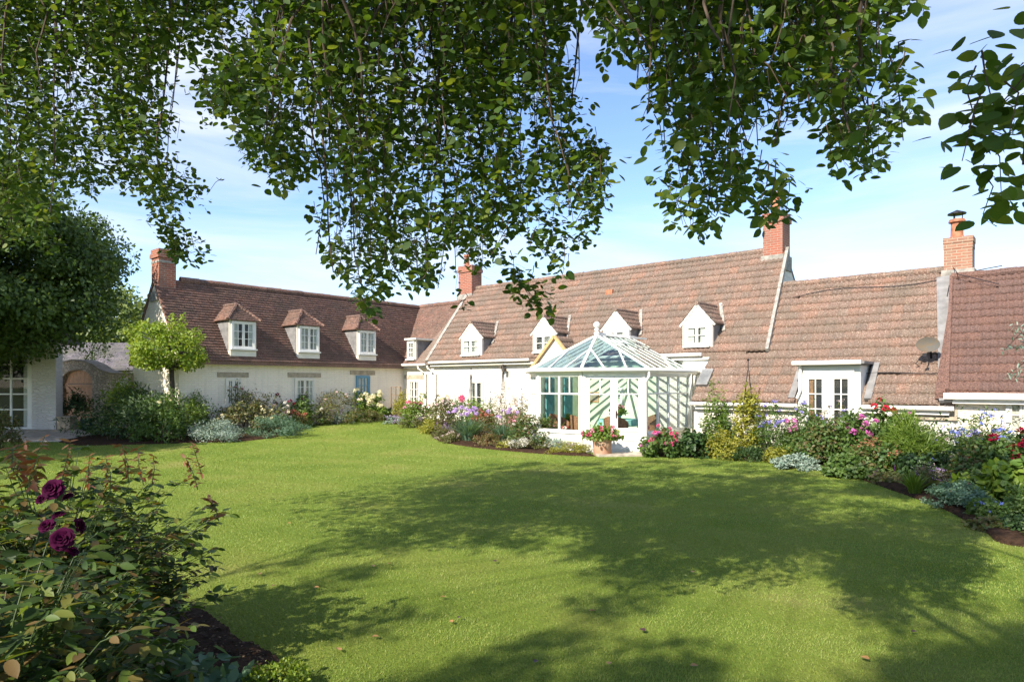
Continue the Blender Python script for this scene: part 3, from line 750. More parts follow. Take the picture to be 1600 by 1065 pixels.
# base slab and frame
mb = MB(cx); mb.prism([(p[0], p[1]) for p in FP], 2, -.2, .09); mb.build('floor', M['floor_tile'], cons)
def facet(p, q, bays, base_h, door=False, tops=2):
    p = np.array(p); q = np.array(q); Ls = np.linalg.norm(q - p); u = (q - p) / Ls; nrm = np.array((u[1], -u[0]))
    if np.dot(nrm, (p + q) / 2 - np.array((10.05, -1.5))) < 0: nrm = -nrm
    def b(a0, a1, d0, d1, z0, z1, tgt):
        vs = []
        for z in (z0, z1):
            for a, d in ((a0, d0), (a1, d0), (a1, d1), (a0, d1)):
                w = p + u * a + nrm * d; vs.append((w[0], w[1], z))
        tgt.add(vs, [(3, 2, 1, 0), (4, 5, 6, 7), (0, 1, 5, 4), (1, 2, 6, 5), (2, 3, 7, 6), (3, 0, 4, 7)])
    pw = .085; fr = MB(cx); pl = MB(cx)
    b(0, pw, -.05, .045, .0, ZEV, fr); b(Ls - pw, Ls, -.05, .045, .0, ZEV, fr)
    b(pw, Ls - pw, -.05, .04, ZEV - .12, ZEV, fr)
    if door: return b, Ls, pw, fr
    b(pw, Ls - pw, -.06, .035, .0, base_h, pl); b(pw, Ls - pw, -.05, .075, base_h + .001, base_h + .06, fr)
    x0, x1 = pw, Ls - pw; w = (x1 - x0) / bays
    for k in range(bays):
        a0, a1 = x0 + k * w, x0 + (k + 1) * w
        s = .032
        b(a0, a0 + s, -.03, .03, base_h + .06, ZEV - .12, fr); b(a1 - s, a1, -.03, .03, base_h + .06, ZEV - .12, fr)
        b(a0 + s, a1 - s, -.03, .03, base_h + .06, base_h + .1, fr); b(a0 + s, a1 - s, -.03, .03, ZEV - .16, ZEV - .12, fr)
        b(a0 + s, a1 - s, -.028, .028, 1.565, 1.61, fr)
        for t in range(1, tops):
            xm = a0 + (a1 - a0) * t / tops; b(xm - .015, xm + .015, -.02, .024, 1.61, ZEV - .16, fr)
        gl = MB(cx); b(a0 + s, a1 - s, -.003, .003, base_h + .1, ZEV - .16, gl); gl.build('pane', M['side_glass'], cons)
    fr.build('window_frame', M['paint'], cons, bevel=.006); pl.build('dwarf_wall', M['paint'], cons)
facet(FP[1], FP[2], 2, .52); facet(FP[2], FP[3], 2, .50); facet(FP[4], FP[5], 4, .46, tops=1)
b, Ls, pw, fr = facet(FP[3], FP[4], 0, 0, door=True)
b(pw, Ls - pw, -.06, .06, .0, .12, fr); fr.build('door_frame', M['paint'], cons, bevel=.006)
mb = MB(cx)                                    # solid left flank against the bay, pale green inside
mb.box(8.03, 8.10, -2.60, -.0, .0, ZEV - .01); mb.build('side_panel', M['paint'], cons)
mb = MB(cx); mb.box(8.102, 8.11, -2.55, -.01, .1, ZEV - .02); mb.box(8.1, 11.0, -.035, -.008, .1, ZEV + .05); mb.prism([(8.3, ZEV + .05), (11.8, ZEV + .05), (10.05, 3.2)], 1, -.034, -.009); mb.build('lining', M['green_wall'], cons)
# doors
hw_ = (Ls - 2 * pw) / 2
for k in range(2):
    a0, a1 = pw + k * hw_ + .004, pw + (k + 1) * hw_ - .004
    dm = MB(cx); _v = dm
    b(a0, a0 + .095, -.02, .03, .122, ZEV - .125, dm); b(a1 - .095, a1, -.02, .03, .122, ZEV - .125, dm)
    b(a0 + .095, a1 - .095, -.02, .03, ZEV - .22, ZEV - .125, dm); b(a0 + .095, a1 - .095, -.02, .03, .122, .26, dm)
    b(a0 + .095, a1 - .095, -.018, .028, .55, .66, dm); b(a0 + .095, a1 - .095, -.01, .012, .26, .55, dm)
    b(a0 + .14, a1 - .14, .0125, .024, .31, .50, dm); b(a0 + .17, a1 - .17, .0245, .030, .34, .47, dm)
    b(a0 + .095, a1 - .095, -.016, .026, 1.565, 1.60, dm)
    xm = (a0 + a1) / 2; b(xm - .014, xm + .014, -.012, .022, 1.60, ZEV - .22, dm)
    door = dm.build('door', M['paint'], cons, bevel=.004)
    g2 = MB(cx); b(a0 + .095, a1 - .095, -.003, .003, .66, ZEV - .22, g2); g2.build('pane', M['side_glass'], door)
    h2 = MB(cx); ah = a1 - .05 if k == 0 else a0 + .05
    b(ah - .018, ah + .018, .031, .04, .93, 1.13, h2); b(ah - .012, ah + .012, .04, .075, 1.04, 1.065, h2); b(ah - (.10 if k == 0 else -.0), ah + (.0 if k == 0 else .10), .06, .078, 1.04, 1.062, h2)
    if k == 1: h2.build('handle', M['brass'], door)
# eaves: gutter and cornice all round
cen = np.array((10.05, -1.6))
def outp(d):
    pts = []
    n = len(FP)
    for i in range(1, 5):
        a = np.array(FP[i - 1]); p = np.array(FP[i]); c = np.array(FP[i + 1])
        def nr(x, y):
            u = (y - x) / np.linalg.norm(y - x); m_ = np.array((u[1], -u[0]))
            return m_ if np.dot(m_, (x + y) / 2 - cen) > 0 else -m_
        n1_, n2_ = nr(a, p), nr(p, c); bi = n1_ + n2_; bi /= np.linalg.norm(bi)
        pts.append(tuple(p + bi * d / max(.3, np.dot(bi, n1_))))
    return [(FP[0][0] - d, 0.0)] + pts + [(FP[5][0] + d + .2, 0.0)]
E = outp(.13); Eg = outp(.16); Ec = outp(.05)
mb = MB(cx); mb.tube([(p[0], p[1], ZEV + .02) for p in Eg], .058, 10); mb.build('gutter', M['paint'], cons, smooth=True)
mb = MB(cx)
for i in range(5): mb.bar((*Ec[i], ZEV - .035), (*Ec[i + 1], ZEV - .035), .07, .066)
mb.build('cornice', M['paint'], cons)
# roof bars and glass
AP = (10.05, ORG, ZRG); RB = (10.05, .32, ZRG)
bars = MB(cx); hips = MB(cx); rg = MB(cx)
zE = ZEV + .07
def lp(a, b, t): return tuple(np.array(a) * (1 - t) + np.array(b) * t)
E3 = [(*p, zE) for p in E]
for i in (1, 2, 3, 4): hips.bar(E3[i], AP, .075, .06)
hips.bar(AP, RB, .10, .09)
for i, n in ((1, 3), (2, 3), (3, 3)):
    for k in range(1, n):
        tgt = lp(E3[i], E3[i + 1], k / n)
        # bars rise square to the eaves until they meet a hip
        up = lp(E3[i], AP, .0); 
        t = .56
        e_mid = lp(E3[i], E3[i + 1], .5)
        hipP = lp(E3[i], AP, t) if k == 1 else lp(E3[i + 1], AP, t)
        bars.bar(tgt, hipP, .04, .045)
    rg.add([E3[i], E3[i + 1], AP], [(0, 1, 2)])
for sd in (1, -1):
    e0 = E3[4] if sd > 0 else E3[1]; e1 = (e0[0], .02, zE); top0 = AP; top1 = (10.05, .02, ZRG)
    n = 7
    for k in range(1, n + 1):
        t = k / n
        q = lp(e0, e1, t); r_ = lp(AP, top1, t)
        bars.bar(q, r_, .042, .045)
    rg.add([e0, e1, top1, top0], [(0, 1, 2, 3)])
hips.build('roof_hip', M['paint'], cons); bars.build('glazing_bar', M['paint'], cons)
rg.v = [(v[0], v[1], v[2] + .012) for v in rg.v]
o = rg.build('roof_glass', M['roof_glass'], cons); sm = o.modifiers.new('thick', 'SOLIDIFY'); sm.thickness = .006
# open roof vent on the right slope
vt = MB(cx); sl_ = np.array((E3[4][0] - 10.05, 0, zE - ZRG)); sl_ = sl_ / np.linalg.norm(sl_)
v0 = np.array((10.10, -1.55, ZRG + .05)); 
def vp(a, c): return tuple(v0 + np.array((0, a, 0)) + np.array((.80, 0, -.12)) * c)
for a, c, a2, c2 in ((0, 0, 1.0, 0), (0, .95, 1.0, .95), (0, 0, 0, .95), (1.0, 0, 1.0, .95)): vt.bar(vp(a, c), vp(a2, c2), .06, .05)
v = vt.build('roof_vent', M['paint'], cons)
vg = MB(cx); vg.add([vp(0, 0), vp(1, 0), vp(1, .95), vp(0, .95)], [(0, 1, 2, 3)]); vg.build('pane', M['roof_glass'], v)
# finial
mb = MB(cx); mb.lathe([(.05, -.05), (.075, .02), (.09, .06), (.055, .10), (.05, .13), (.075, .16), (.075, .19), (.045, .21), (.04, .23)] + [(max(.03, .10 * math.sin(a)), .31 - .10 * math.cos(a)) for a in np.linspace(.4, 3.0, 9)], 18, AP)
mb.build('finial', M['paint'], cons, smooth=True)
# cresting
mb = MB(cx); mb.bar((10.05, ORG, ZRG + .07), (10.05, .3, ZRG + .07), .03, .06); mb.build('cresting', M['paint'], cons)
for s, o in ((12.03, -2.75), (12.08, -.12)):
    mb = MB(cx); s2, o2 = (Eg[4] if o < -1 else (s + .06, o)); 
    mb.tube([(s2, o2, ZEV), (s2, o2, ZEV - .15), (s + .07, o - .03, ZEV - .3), (s + .07, o - .03, .0)], .034, 8); mb.build('downpipe', M['paint'], cons, smooth=True)
# inside: window and picture on the back wall, curtains, table, chairs, plants
window(lambda a, d, z: cx(a, -d - .036, z), cons, s_of(957, -.05), s_of(974, -.05), 1.12, 1.74, .01, ncase=1, rows=2, cols=1, paint='paint', inner=1)
def inroom(s, o, z=.09): return (*HW(s, o), z)
for k, (o0, o1) in enumerate(((-2.1, -1.62), (-1.12, -.62))):
    cb = MB(); n = 14
    for i in range(n):
        y0, y1 = o0 + (o1 - o0) * i / n, o0 + (o1 - o0) * (i + 1) / n
        x0, x1 = .03 * (i % 2), .03 * ((i + 1) % 2)
        cb.add([(x0, y0, 0), (x1, y1, 0), (x1, y1, 1.95), (x0, y0, 1.95), (x0 + .012, y0, 0), (x1 + .012, y1, 0), (x1 + .012, y1, 1.95), (x0 + .012, y0, 1.95)], [(0, 1, 2, 3), (4, 5, 6, 7), (0, 1, 5, 4), (3, 2, 6, 7)])
    c = cb.build('curtain', M['teal'], None); c.location = inroom(8.14, 0, .12); c.rotation_euler = (0, 0, HROT)
    tag(c, ['teal curtain nearer the front glass inside the conservatory', 'teal curtain nearer the house wall inside the conservatory'][k], 'curtain', 'teal curtains in the conservatory')
pf = MB(); pf.box(-.22, .22, -.03, 0, 0, .34); pic = thing('framed_picture', 'small dark framed picture hanging on the pale green conservatory wall', 'picture', inroom(s_of(927, -.05), -.04, 1.25), HROT); pf.build('frame', M['wood'], pic)
pf = MB(); pf.box(-.17, .17, -.034, -.031, .05, .29); pf.build('print', M['lintel'], pic)
def wicker_chair(s, o, rz, label):
    t = thing('wicker_chair', label, 'chair', inroom(s, o), HROT + rz, 'wicker chairs in the conservatory')
    sb = MB(); sb.lathe([(.27, .36), (.29, .40), (.29, .43), (.05, .44)], 18); sb.build('seat', M['wicker'], t)
    bk = MB(); R0 = .30; n = 16; vs = []
    for i in range(n + 1):
        a = math.radians(-20 + 220 * i / n); hh = .62 + .26 * math.sin(max(0, math.radians(180 * i / n)))
        for rr, z in ((R0, .1), (R0 + .05, hh), (R0 + .02, hh), (R0 - .03, .1)):
            vs.append((rr * math.cos(a), rr * math.sin(a), z))
    fs = []
    for i in range(n):
        for k in range(4):
            fs.append((i * 4 + k, i * 4 + (k + 1) % 4, (i + 1) * 4 + (k + 1) % 4, (i + 1) * 4 + k))
    bk.add(vs, fs); bk.build('backrest', M['wicker'], t)
    for x, y in ((-.2, -.2), (.2, -.2), (-.2, .2), (.2, .2)):
        l_ = MB(); l_.tube([(x * 1.1, y * 1.1, 0), (x, y, .37)], .02, 6); l_.build('leg', M['wicker'], t)
    c = MB(); c.lathe([(.22, .441), (.25, .46), (.25, .49), (.2, .51), (.02, .52)], 16); c.build('cushion', M['cushion'], t, smooth=True)
    return t
wicker_chair(11.15, -2.75, 3.4, 'wicker tub chair behind the right-hand conservatory door')
wicker_chair(10.1, -2.9, 2.6, 'wicker tub chair behind the left-hand conservatory door')
wicker_chair(9.35, -2.9, 1.7, 'wicker tub chair behind the front conservatory window')
wicker_chair(11.3, -1.2, -.6, 'wicker chair at the far side of the round table')
t = thing('round_table', 'round table under a turquoise cloth inside the conservatory', 'table', inroom(10.75, -2.0), HROT)
mb = MB(); mb.lathe([(.3, 0), (.3, .03), (.05, .06), (.05, .72)], 14); mb.build('pedestal', M['wood'], t)
mb = MB(); n = 36
prof = []
vs = [(0, 0, .745)]
for ring, (r_, z) in enumerate(((.55, .745), (.565, .735), (.58, .55))):
    for k in range(n):
        a = 2 * math.pi * k / n; w = 1 + (.05 * math.cos(9 * a) if ring == 2 else 0)
        vs.append((r_ * w * math.cos(a), r_ * w * math.sin(a), z))
fs = [(0, 1 + k, 1 + (k + 1) % n) for k in range(n)]
for q in range(2):
    for k in range(n): fs.append((1 + q * n + k, 1 + q * n + (k + 1) % n, 1 + (q + 1) * n + (k + 1) % n, 1 + (q + 1) * n + k))
mb.add(vs, fs); o = mb.build('tablecloth', M['cloth'], None); o.location = inroom(10.75, -2.0); o.rotation_euler = (0, 0, HROT); tag(o, 'turquoise cloth draped over the round conservatory table', 'tablecloth')
# step outside the doors
gp = G(973, 711)
mb = MB(); mb.box(-.72, .72, -.32, .30, -.1, .055); st = mb.build('door_step', M['paving'], None, bevel=.01); st.location = (gp[0], gp[1], 0); st.rotation_euler = (0, 0, .08); tag(st, 'pale stone step in front of the conservatory doors', 'step')
# ------------------------------------------------------------------ ground
def sheet(name, xs, ys, m, zf, kind='structure'):
    X, Y = np.meshgrid(xs, ys); Z = zf(X, Y)
    V = np.stack([X.ravel(), Y.ravel(), Z.ravel()], 1); nx = len(xs)
    idx = np.arange(len(V)).reshape(X.shape)
    Fc = np.stack([idx[:-1, :-1].ravel(), idx[:-1, 1:].ravel(), idx[1:, 1:].ravel(), idx[1:, :-1].ravel()], 1)
    return tag(link(name, npmesh(name, V, Fc), m), kind=kind)

def lawn_mat():
    m, n, l, b = base('mown_turf')
    t = n.new('ShaderNodeTexCoord')
    a = n.new('ShaderNodeTexNoise'); a.inputs['Scale'].default_value = .55; a.inputs['Detail'].default_value = 6
    l.new(t.outputs['Object'], a.inputs['Vector'])
    r = ramp(n, [(.28, (.12, .185, .028)), (.5, (.17, .232, .040)), (.62, (.205, .245, .052)), (.76, (.29, .275, .095))]); l.new(a.outputs['Fac'], r.inputs['Fac'])
    c = n.new('ShaderNodeTexNoise'); c.inputs['Scale'].default_value = 38; c.inputs['Detail'].default_value = 5; c.inputs['Roughness'].default_value = .75
    l.new(t.outputs['Object'], c.inputs['Vector'])
    rc = ramp(n, [(.25, (.45, .5, .4)), (.75, (1.3, 1.25, 1.2))]); l.new(c.outputs['Fac'], rc.inputs['Fac'])
    m3 = n.new('ShaderNodeMixRGB'); m3.blend_type = 'MULTIPLY'; m3.inputs['Fac'].default_value = 1
    l.new(r.outputs[0], m3.inputs['Color1']); l.new(rc.outputs[0], m3.inputs['Color2'])
    l.new(m3.outputs[0], b.inputs['Base Color'])
    b.inputs['Roughness'].default_value = .9; b.inputs['Specular IOR Level'].default_value = .1
    bp = n.new('ShaderNodeBump'); bp.inputs['Distance'].default_value = .03
    l.new(c.outputs['Fac'], bp.inputs['Height']); l.new(bp.outputs['Normal'], b.inputs['Normal'])
    return m
M['lawn'] = lawn_mat()
ys = np.unique(np.concatenate([np.linspace(-300, 0, 6), np.linspace(0, 40, 81), np.linspace(40, 400, 10)]))
sheet('lawn', np.linspace(-300, 300, 9), ys, M['lawn'], lambda X, Y: gz(Y))

def inpoly(pts, poly):
    x, y = pts[:, 0], pts[:, 1]; r = np.zeros(len(pts), bool); n = len(poly)
    for i in range(n):
        x0, y0 = poly[i]; x1, y1 = poly[(i + 1) % n]
        c = ((y0 > y) != (y1 > y)) & (x < (x1 - x0) * (y - y0) / ((y1 - y0) if y1 != y0 else 1e-9) + x0)
        r ^= c
    return r
def smooth_line(pts, k=6):
    pts = [np.array(p, float) for p in pts]; out = []
    for i in range(len(pts) - 1):
        p0 = pts[max(i - 1, 0)]; p1 = pts[i]; p2 = pts[i + 1]; p3 = pts[min(i + 2, len(pts) - 1)]
        for t in np.linspace(0, 1, k, endpoint=False):
            out.append(.5 * ((2 * p1) + (p2 - p0) * t + (2 * p0 - 5 * p1 + 4 * p2 - p3) * t * t + (3 * p1 - p0 - 3 * p2 + p3) * t ** 3))
    out.append(pts[-1]); return [tuple(p) for p in out]
def snoise(X, Y, s, seed=0):
    r = np.random.default_rng(seed); Z = np.zeros_like(X)
    for i in range(6):
        a = r.uniform(0, 6.28); f = s * 1.7 ** i; ph = r.uniform(0, 6.28, 2)
        Z += np.sin(f * (X * math.cos(a) + Y * math.sin(a)) + ph[0]) * np.cos(f * (Y * math.cos(a) - X * math.sin(a)) * 1.3 + ph[1]) / 1.5 ** i
    return Z / 2.2
def bed(name, poly, step, amp=.02, m='soil'):
    P_ = np.array(poly); x0, y0 = P_.min(0) - step; x1, y1 = P_.max(0) + step
    xs = np.arange(x0, x1, step); ys = np.arange(y0, y1, step); X, Y = np.meshgrid(xs, ys)
    cen = np.stack([(X[:-1, :-1] + step / 2).ravel(), (Y[:-1, :-1] + step / 2).ravel()], 1)
    idx = np.arange(X.size).reshape(X.shape)
    pin = inpoly(np.stack([X.ravel(), Y.ravel()], 1), poly).reshape(X.shape)
    ok = (pin[:-1, :-1] | pin[:-1, 1:] | pin[1:, 1:] | pin[1:, :-1]).ravel()
    Fc = np.stack([idx[:-1, :-1].ravel(), idx[:-1, 1:].ravel(), idx[1:, 1:].ravel(), idx[1:, :-1].ravel()], 1)[ok]
    V = np.stack([X.ravel(), Y.ravel()], 1)
    used = np.unique(Fc); out = used[~inpoly(V[used], poly)]
    Q = np.array(poly); A = Q; B = np.roll(Q, -1, 0)
    for i in out:
        p = V[i]; ab = B - A; t = np.clip(((p - A) * ab).sum(1) / np.maximum((ab ** 2).sum(1), 1e-9), 0, 1)
        c = A + ab * t[:, None]; V[i] = c[np.argmin(((c - p) ** 2).sum(1))]
    rr = np.random.default_rng(3)
    Z = gz(V[:, 1]) + .022 + amp * (.6 + .6 * snoise(V[:, 0], V[:, 1], 3, 1)) + rr.uniform(0, amp, len(V)) * .8
    Z[out] = gz(V[out, 1]) - .005
    mp_ = -np.ones(len(V), int); mp_[used] = np.arange(len(used))
    return tag(link(name, npmesh(name, np.column_stack([V, Z])[used], mp_[Fc]), M[m]), kind='structure')

g2 = lambda px, py: G(px, py)[:2]
bed_near = smooth_line([(-5.2, 7.4), (-4.2, 6.5), (-3.3, 5.95), (-2.75, 5.6), (-2.4, 5.3), (-1.95, 4.8), (-1.55, 4.45), (-1.28, 4.12), (-1.15, 3.5), (-1.2, 2.0)]) + [(-1.2, .6), (-8, .6), (-8, 8.0)]
bed_far = smooth_line([g2(120, 696), g2(180, 695), g2(290, 692), g2(380, 689), g2(440, 681), g2(478, 669), g2(500, 661), g2(560, 657), g2(604, 654)]) + [HW(sK + .02, -.3), HW(sK + .02, -9.5), HW(sK - 3.6, -9.5), g2(90, 690)]
bed_mid = smooth_line([HW(sK + .3, -.1), g2(606, 656), g2(640, 661), g2(668, 672), g2(680, 686), g2(720, 696), g2(800, 705), g2(880, 711), g2(934, 713)]) + [HW(10.85, -3.95), HW(9.27, -3.95), HW(8.05, -2.7), HW(8.05, 0)]
bed_right = [HW(12.05, -2.75)] + smooth_line([g2(1010, 713), g2(1100, 713), g2(1180, 718), g2(1250, 726), g2(1310, 738), g2(1400, 768), g2(1480, 798), g2(1540, 832), g2(1600, 855), (7.6, 6.6), (9.5, 5.8)]) + [(16, 6), HW(24, -1.3), HW(12.1, -1.3)]
bed('flower_bed_soil', bed_near, .06, .022)
bed('flower_bed_soil', bed_far, .14, .03)
bed('flower_bed_soil', bed_mid, .12, .03)
bed('flower_bed_soil', bed_right, .10, .03)
path = [g2(40, 690), g2(120, 690), g2(152, 687), g2(142, 676), g2(120, 668), (-21, 29), (-26, 29), (-26, 21)]
bed('stone_path', path, .3, .003, 'paving')
BEDS = [bed_near, bed_far, bed_mid, bed_right, path, FP and [HW(*p) for p in FP], [(gp[0] - .74, gp[1] - .36), (gp[0] + .74, gp[1] - .25), (gp[0] + .74, gp[1] + .5), (gp[0] - .74, gp[1] + .5)]]

# ------------------------------------------------------------------ leaf clouds
T_OVAL = (np.array([(0, 0, 0), (.3, .27, .05), (.72, .24, .05), (1, 0, 0), (.72, -.24, .05), (.3, -.27, .05)]), np.array([(0, 3, 2, 1), (0, 5, 4, 3)]))
T_ROUND = (np.array([(0, 0, 0), (.25, .34, .05), (.7, .33, .04), (1, 0, -.05), (.7, -.33, .04), (.25, -.34, .05)]), np.array([(0, 3, 2, 1), (0, 5, 4, 3)]))
T_LANCE = (np.array([(0, 0, 0), (.3, .13, .03), (.65, .11, .02), (1, 0, -.06), (.65, -.11, .02), (.3, -.13, .03)]), np.array([(0, 3, 2, 1), (0, 5, 4, 3)]))
T_NEEDLE = (np.array([(0, -.04, 0), (0, .04, 0), (1, .02, 0), (1, -.02, 0)]), np.array([(0, 1, 2, 3)]))
T_QUAD = (np.array([(0, -.22, 0), (.5, -.3, .06), (1, 0, 0), (.5, .3, .06)]), np.array([(0, 1, 2, 3)]))
def _pear():
    xs = [0, .08, .25, .5, .75, .92, 1.0]; w = [.02, .2, .33, .36, .25, .09, .0]
    c = [(x, 0, -.05 * x * x) for x in xs]; l_ = [(x, y, .10 * y + .0 - .05 * x * x) for x, y in zip(xs, w)]; r_ = [(x, -y, .10 * y - .05 * x * x) for x, y in zip(xs, w)]
    V = np.array(c + l_ + r_); n = 7; f = []
    for i in range(6): f += [(i, i + 1, n + i + 1, n + i), (i + 1, i, 2 * n + i, 2 * n + i + 1)]
    return V, np.array(f)
T_PEAR = _pear()
def _norm(a): return a / np.maximum(np.linalg.norm(a, axis=1, keepdims=True), 1e-9)
def leaf_arrays(Pn, D, Nn, size, tmpl, curl=None):
    tv, tf = tmpl
    D = _norm(D); Nn = _norm(Nn - D * (Nn * D).sum(1, keepdims=True)); S = np.cross(Nn, D)
    size = np.broadcast_to(np.asarray(size, float), (len(Pn),))
    B = np.stack([D, S, Nn], 2)                       # columns are the axes
    V = np.einsum('nij,kj->nki', B, tv) * size[:, None, None] + Pn[:, None, :]
    Fc = (np.arange(len(Pn))[:, None, None] * len(tv) + tf[None])
    return V.reshape(-1, 3), Fc.reshape(-1, tf.shape[1])
def rdir(rng, n): return _norm(rng.normal(size=(n, 3)))

def clump_points(rng, w, d, h, n, nc, cr, bottom=.05, top=1.0, squash=1.0, power=.45):
    """clump centres through a dome, leaves on the clumps; base at z=0"""
    c = rdir(rng, nc); c[:, 2] = np.abs(c[:, 2]) * 1.0
    rad = rng.uniform(.25, 1, (nc, 1)) ** power
    c = c * rad
    c = c * np.array((w / 2, d / 2, h * .82)) * (1 - cr * .55) + np.array((0, 0, h * bottom + .08 * h))
    k = rng.integers(0, nc, n)
    v = rdir(rng, n)
    r = rng.uniform(.15, 1, (n, 1)) ** .6 * cr * (.7 + .6 * rng.random((nc, 1))[k])
    Pn = c[k] + v * r * np.array((w / 2, d / 2, h * .5 * squash))
    Pn[:, 2] = np.maximum(Pn[:, 2], .015)
    out = _norm(Pn - np.array((0, 0, h * .3)))
    return Pn, _norm(v * .7 + out * .6 + np.array((0, 0, .35)))
def foliage(name, Pn, Nn, rng, size, tmpl, m, parent, droop=.35, sv=.35, up=0.0):
    n = len(Pn)
    D = _norm(rdir(rng, n) + Nn * .5 + np.array((0, 0, -droop + up)))
    N2 = _norm(Nn + rdir(rng, n) * .55)
    V, Fc = leaf_arrays(Pn, D, N2, size * rng.uniform(1 - sv, 1 + sv, n), tmpl)
    return link(name, npmesh(name, V, Fc), m, parent)

# ------------------------------------------------------------------ flower heads (shared meshes)
FL = {}
def petal_mesh(name, kind, seed=0):
    rng = np.random.default_rng(seed)
    if kind == 'pompon':       # dahlia / geranium head
        n = 46; d = rdir(rng, n); d[:, 2] = np.abs(d[:, 2]) * .9 - .15; d = _norm(d)
        V, Fc = leaf_arrays(d * .35, d + rdir(rng, n) * .25, np.tile((0, 0, 1.), (n, 1)) + rdir(rng, n) * .5, rng.uniform(.5, .75, n), T_OVAL)
    elif kind == 'rose':
        P_ = []; D_ = []; N_ = []; S_ = []
        for ring, (nn, r, el) in enumerate(((5, .06, 1.25), (6, .16, .95), (8, .28, .6), (9, .36, .25), (9, .4, -.05))):
            for i in range(nn):
                a = 2 * math.pi * (i + .5 * (ring % 2)) / nn + rng.normal(0, .1); e = el + rng.normal(0, .1)
                P_.append((r * .5 * math.cos(a), r * .5 * math.sin(a), .05)); D_.append((math.cos(a) * math.cos(e), math.sin(a) * math.cos(e), math.sin(e)))
                N_.append((-math.cos(a) * math.sin(e), -math.sin(a) * math.sin(e), math.cos(e))); S_.append(.62 + .04 * ring)
        tv = np.array([(0, -.12, 0), (0, .12, 0), (.45, .42, .1), (.45, -.42, .1), (.85, .4, .16), (.85, -.4, .16), (1.02, .16, .04), (1.02, -.16, .04)])
        tf = np.array([(0, 1, 2, 3), (3, 2, 4, 5), (5, 4, 6, 7)])
        V, Fc = leaf_arrays(np.array(P_), np.array(D_), np.array(N_), np.array(S_), (tv, tf))
    elif kind == 'daisy':      # a loose spray of small daisies
        P_ = []; D_ = []; N_ = []
        for q in range(9):
            c = rng.normal(0, .55, 3) * np.array((1, 1, .45)); nn = _norm((rng.normal(0, .5, 3) + np.array((0, -.3, 1)))[None])[0]
            for i in range(8):
                a = 2 * math.pi * i / 8; t = np.array((math.cos(a), math.sin(a), 0)); t = t - nn * t.dot(nn)
                P_.append(c + t * .04); D_.append(t + nn * .15); N_.append(nn)
        V, Fc = leaf_arrays(np.array(P_), np.array(D_), np.array(N_), .34, T_QUAD)
    elif kind == 'spike':      # lavender / salvia
        n = 40; z = rng.uniform(0, 2.4, n); a = rng.uniform(0, 6.28, n); r = .16 * (1.1 - z / 3)
        Pn = np.stack([r * np.cos(a), r * np.sin(a), z], 1); D = np.stack([np.cos(a), np.sin(a), np.full(n, .5)], 1)
        V, Fc = leaf_arrays(Pn, D, np.tile((0, 0, 1.), (n, 1)), rng.uniform(.2, .36, n), T_OVAL)
    elif kind == 'panicle':    # hydrangea / phlox: domed truss
        n = 70; d = rdir(rng, n); d[:, 2] = np.abs(d[:, 2]); 
        V, Fc = leaf_arrays(d * np.array((.8, .8, .75)), rdir(rng, n), d + rdir(rng, n) * .3, rng.uniform(.3, .42, n), T_ROUND)
    elif kind == 'tiny':       # scatter of tiny stars
        n = 26; c = rng.normal(0, .6, (n, 3)) * np.array((1, 1, .5))
        V, Fc = leaf_arrays(c, rdir(rng, n), rdir(rng, n) + np.array((0, -.4, 1)), rng.uniform(.22, .34, n), T_ROUND)
    return npmesh(name, V, Fc)
def flower_mesh(kind, mname):
    key = (kind, mname)
    if key not in FL:
        FL[key] = []
        for q in range(3):
            me = petal_mesh('flower_' + kind, kind, q + 10 * len(FL)); me.materials.append(M[mname]); FL[key].append(me)
    return FL[key]
def petal_mat(name, c, trans=.3):
    M[name] = leaf_mat(name, [tuple(x * .75 for x in c), c, tuple(min(1, x * 1.2) for x in c)], trans, .75, tcol=(1.1, 1.0, 1.0), spec=.08)
for nm, c in (('f_pink', (.75, .12, .28)), ('f_lpink', (.78, .36, .45)), ('f_white', (.80, .78, .70)), ('f_cream', (.78, .74, .48)), ('f_violet', (.26, .22, .62)), ('f_lilac', (.50, .34, .66)),
              ('f_red', (.60, .03, .07)), ('f_crimson', (.22, .008, .03)), ('f_magenta', (.042, .0015, .022)), ('f_orchid', (.70, .20, .52)), ('f_blue', (.20, .26, .70)), ('f_rust', (.42, .15, .10)), ('f_palepk', (.76, .60, .58)), ('f_purple', (.20, .05, .30))):
    petal_mat(nm, c, .12 if nm == 'f_magenta' else .3)

# foliage materials
def fm(name, *c, trans=.35, rough=.5, tcol=None): M[name] = leaf_mat(name, list(c), trans, rough, tcol)
fm('g_mid', (.05, .10, .02), (.075, .13, .028), (.10, .16, .035))
fm('g_dark', (.022, .05, .014), (.032, .07, .018), (.045, .085, .022), trans=.22)
fm('g_lime', (.14, .22, .02), (.19, .27, .03), (.24, .30, .045))
fm('g_yellow', (.22, .22, .03), (.30, .28, .04), (.17, .20, .03))
fm('g_olive', (.08, .11, .03), (.11, .13, .04), (.15, .15, .05), (.14, .10, .05))
fm('g_silver', (.20, .27, .22), (.26, .32, .27), (.15, .22, .18), trans=.15)
fm('g_blue', (.10, .18, .12), (.14, .22, .15), (.08, .15, .10))
fm('g_bronze', (.16, .09, .04), (.12, .12, .04), (.20, .11, .06), (.09, .13, .03))
fm('g_rose', (.045, .10, .022), (.07, .13, .03), (.11, .15, .04), (.13, .10, .04))
fm('g_fresh', (.08, .15, .02), (.12, .19, .025), (.16, .23, .035))

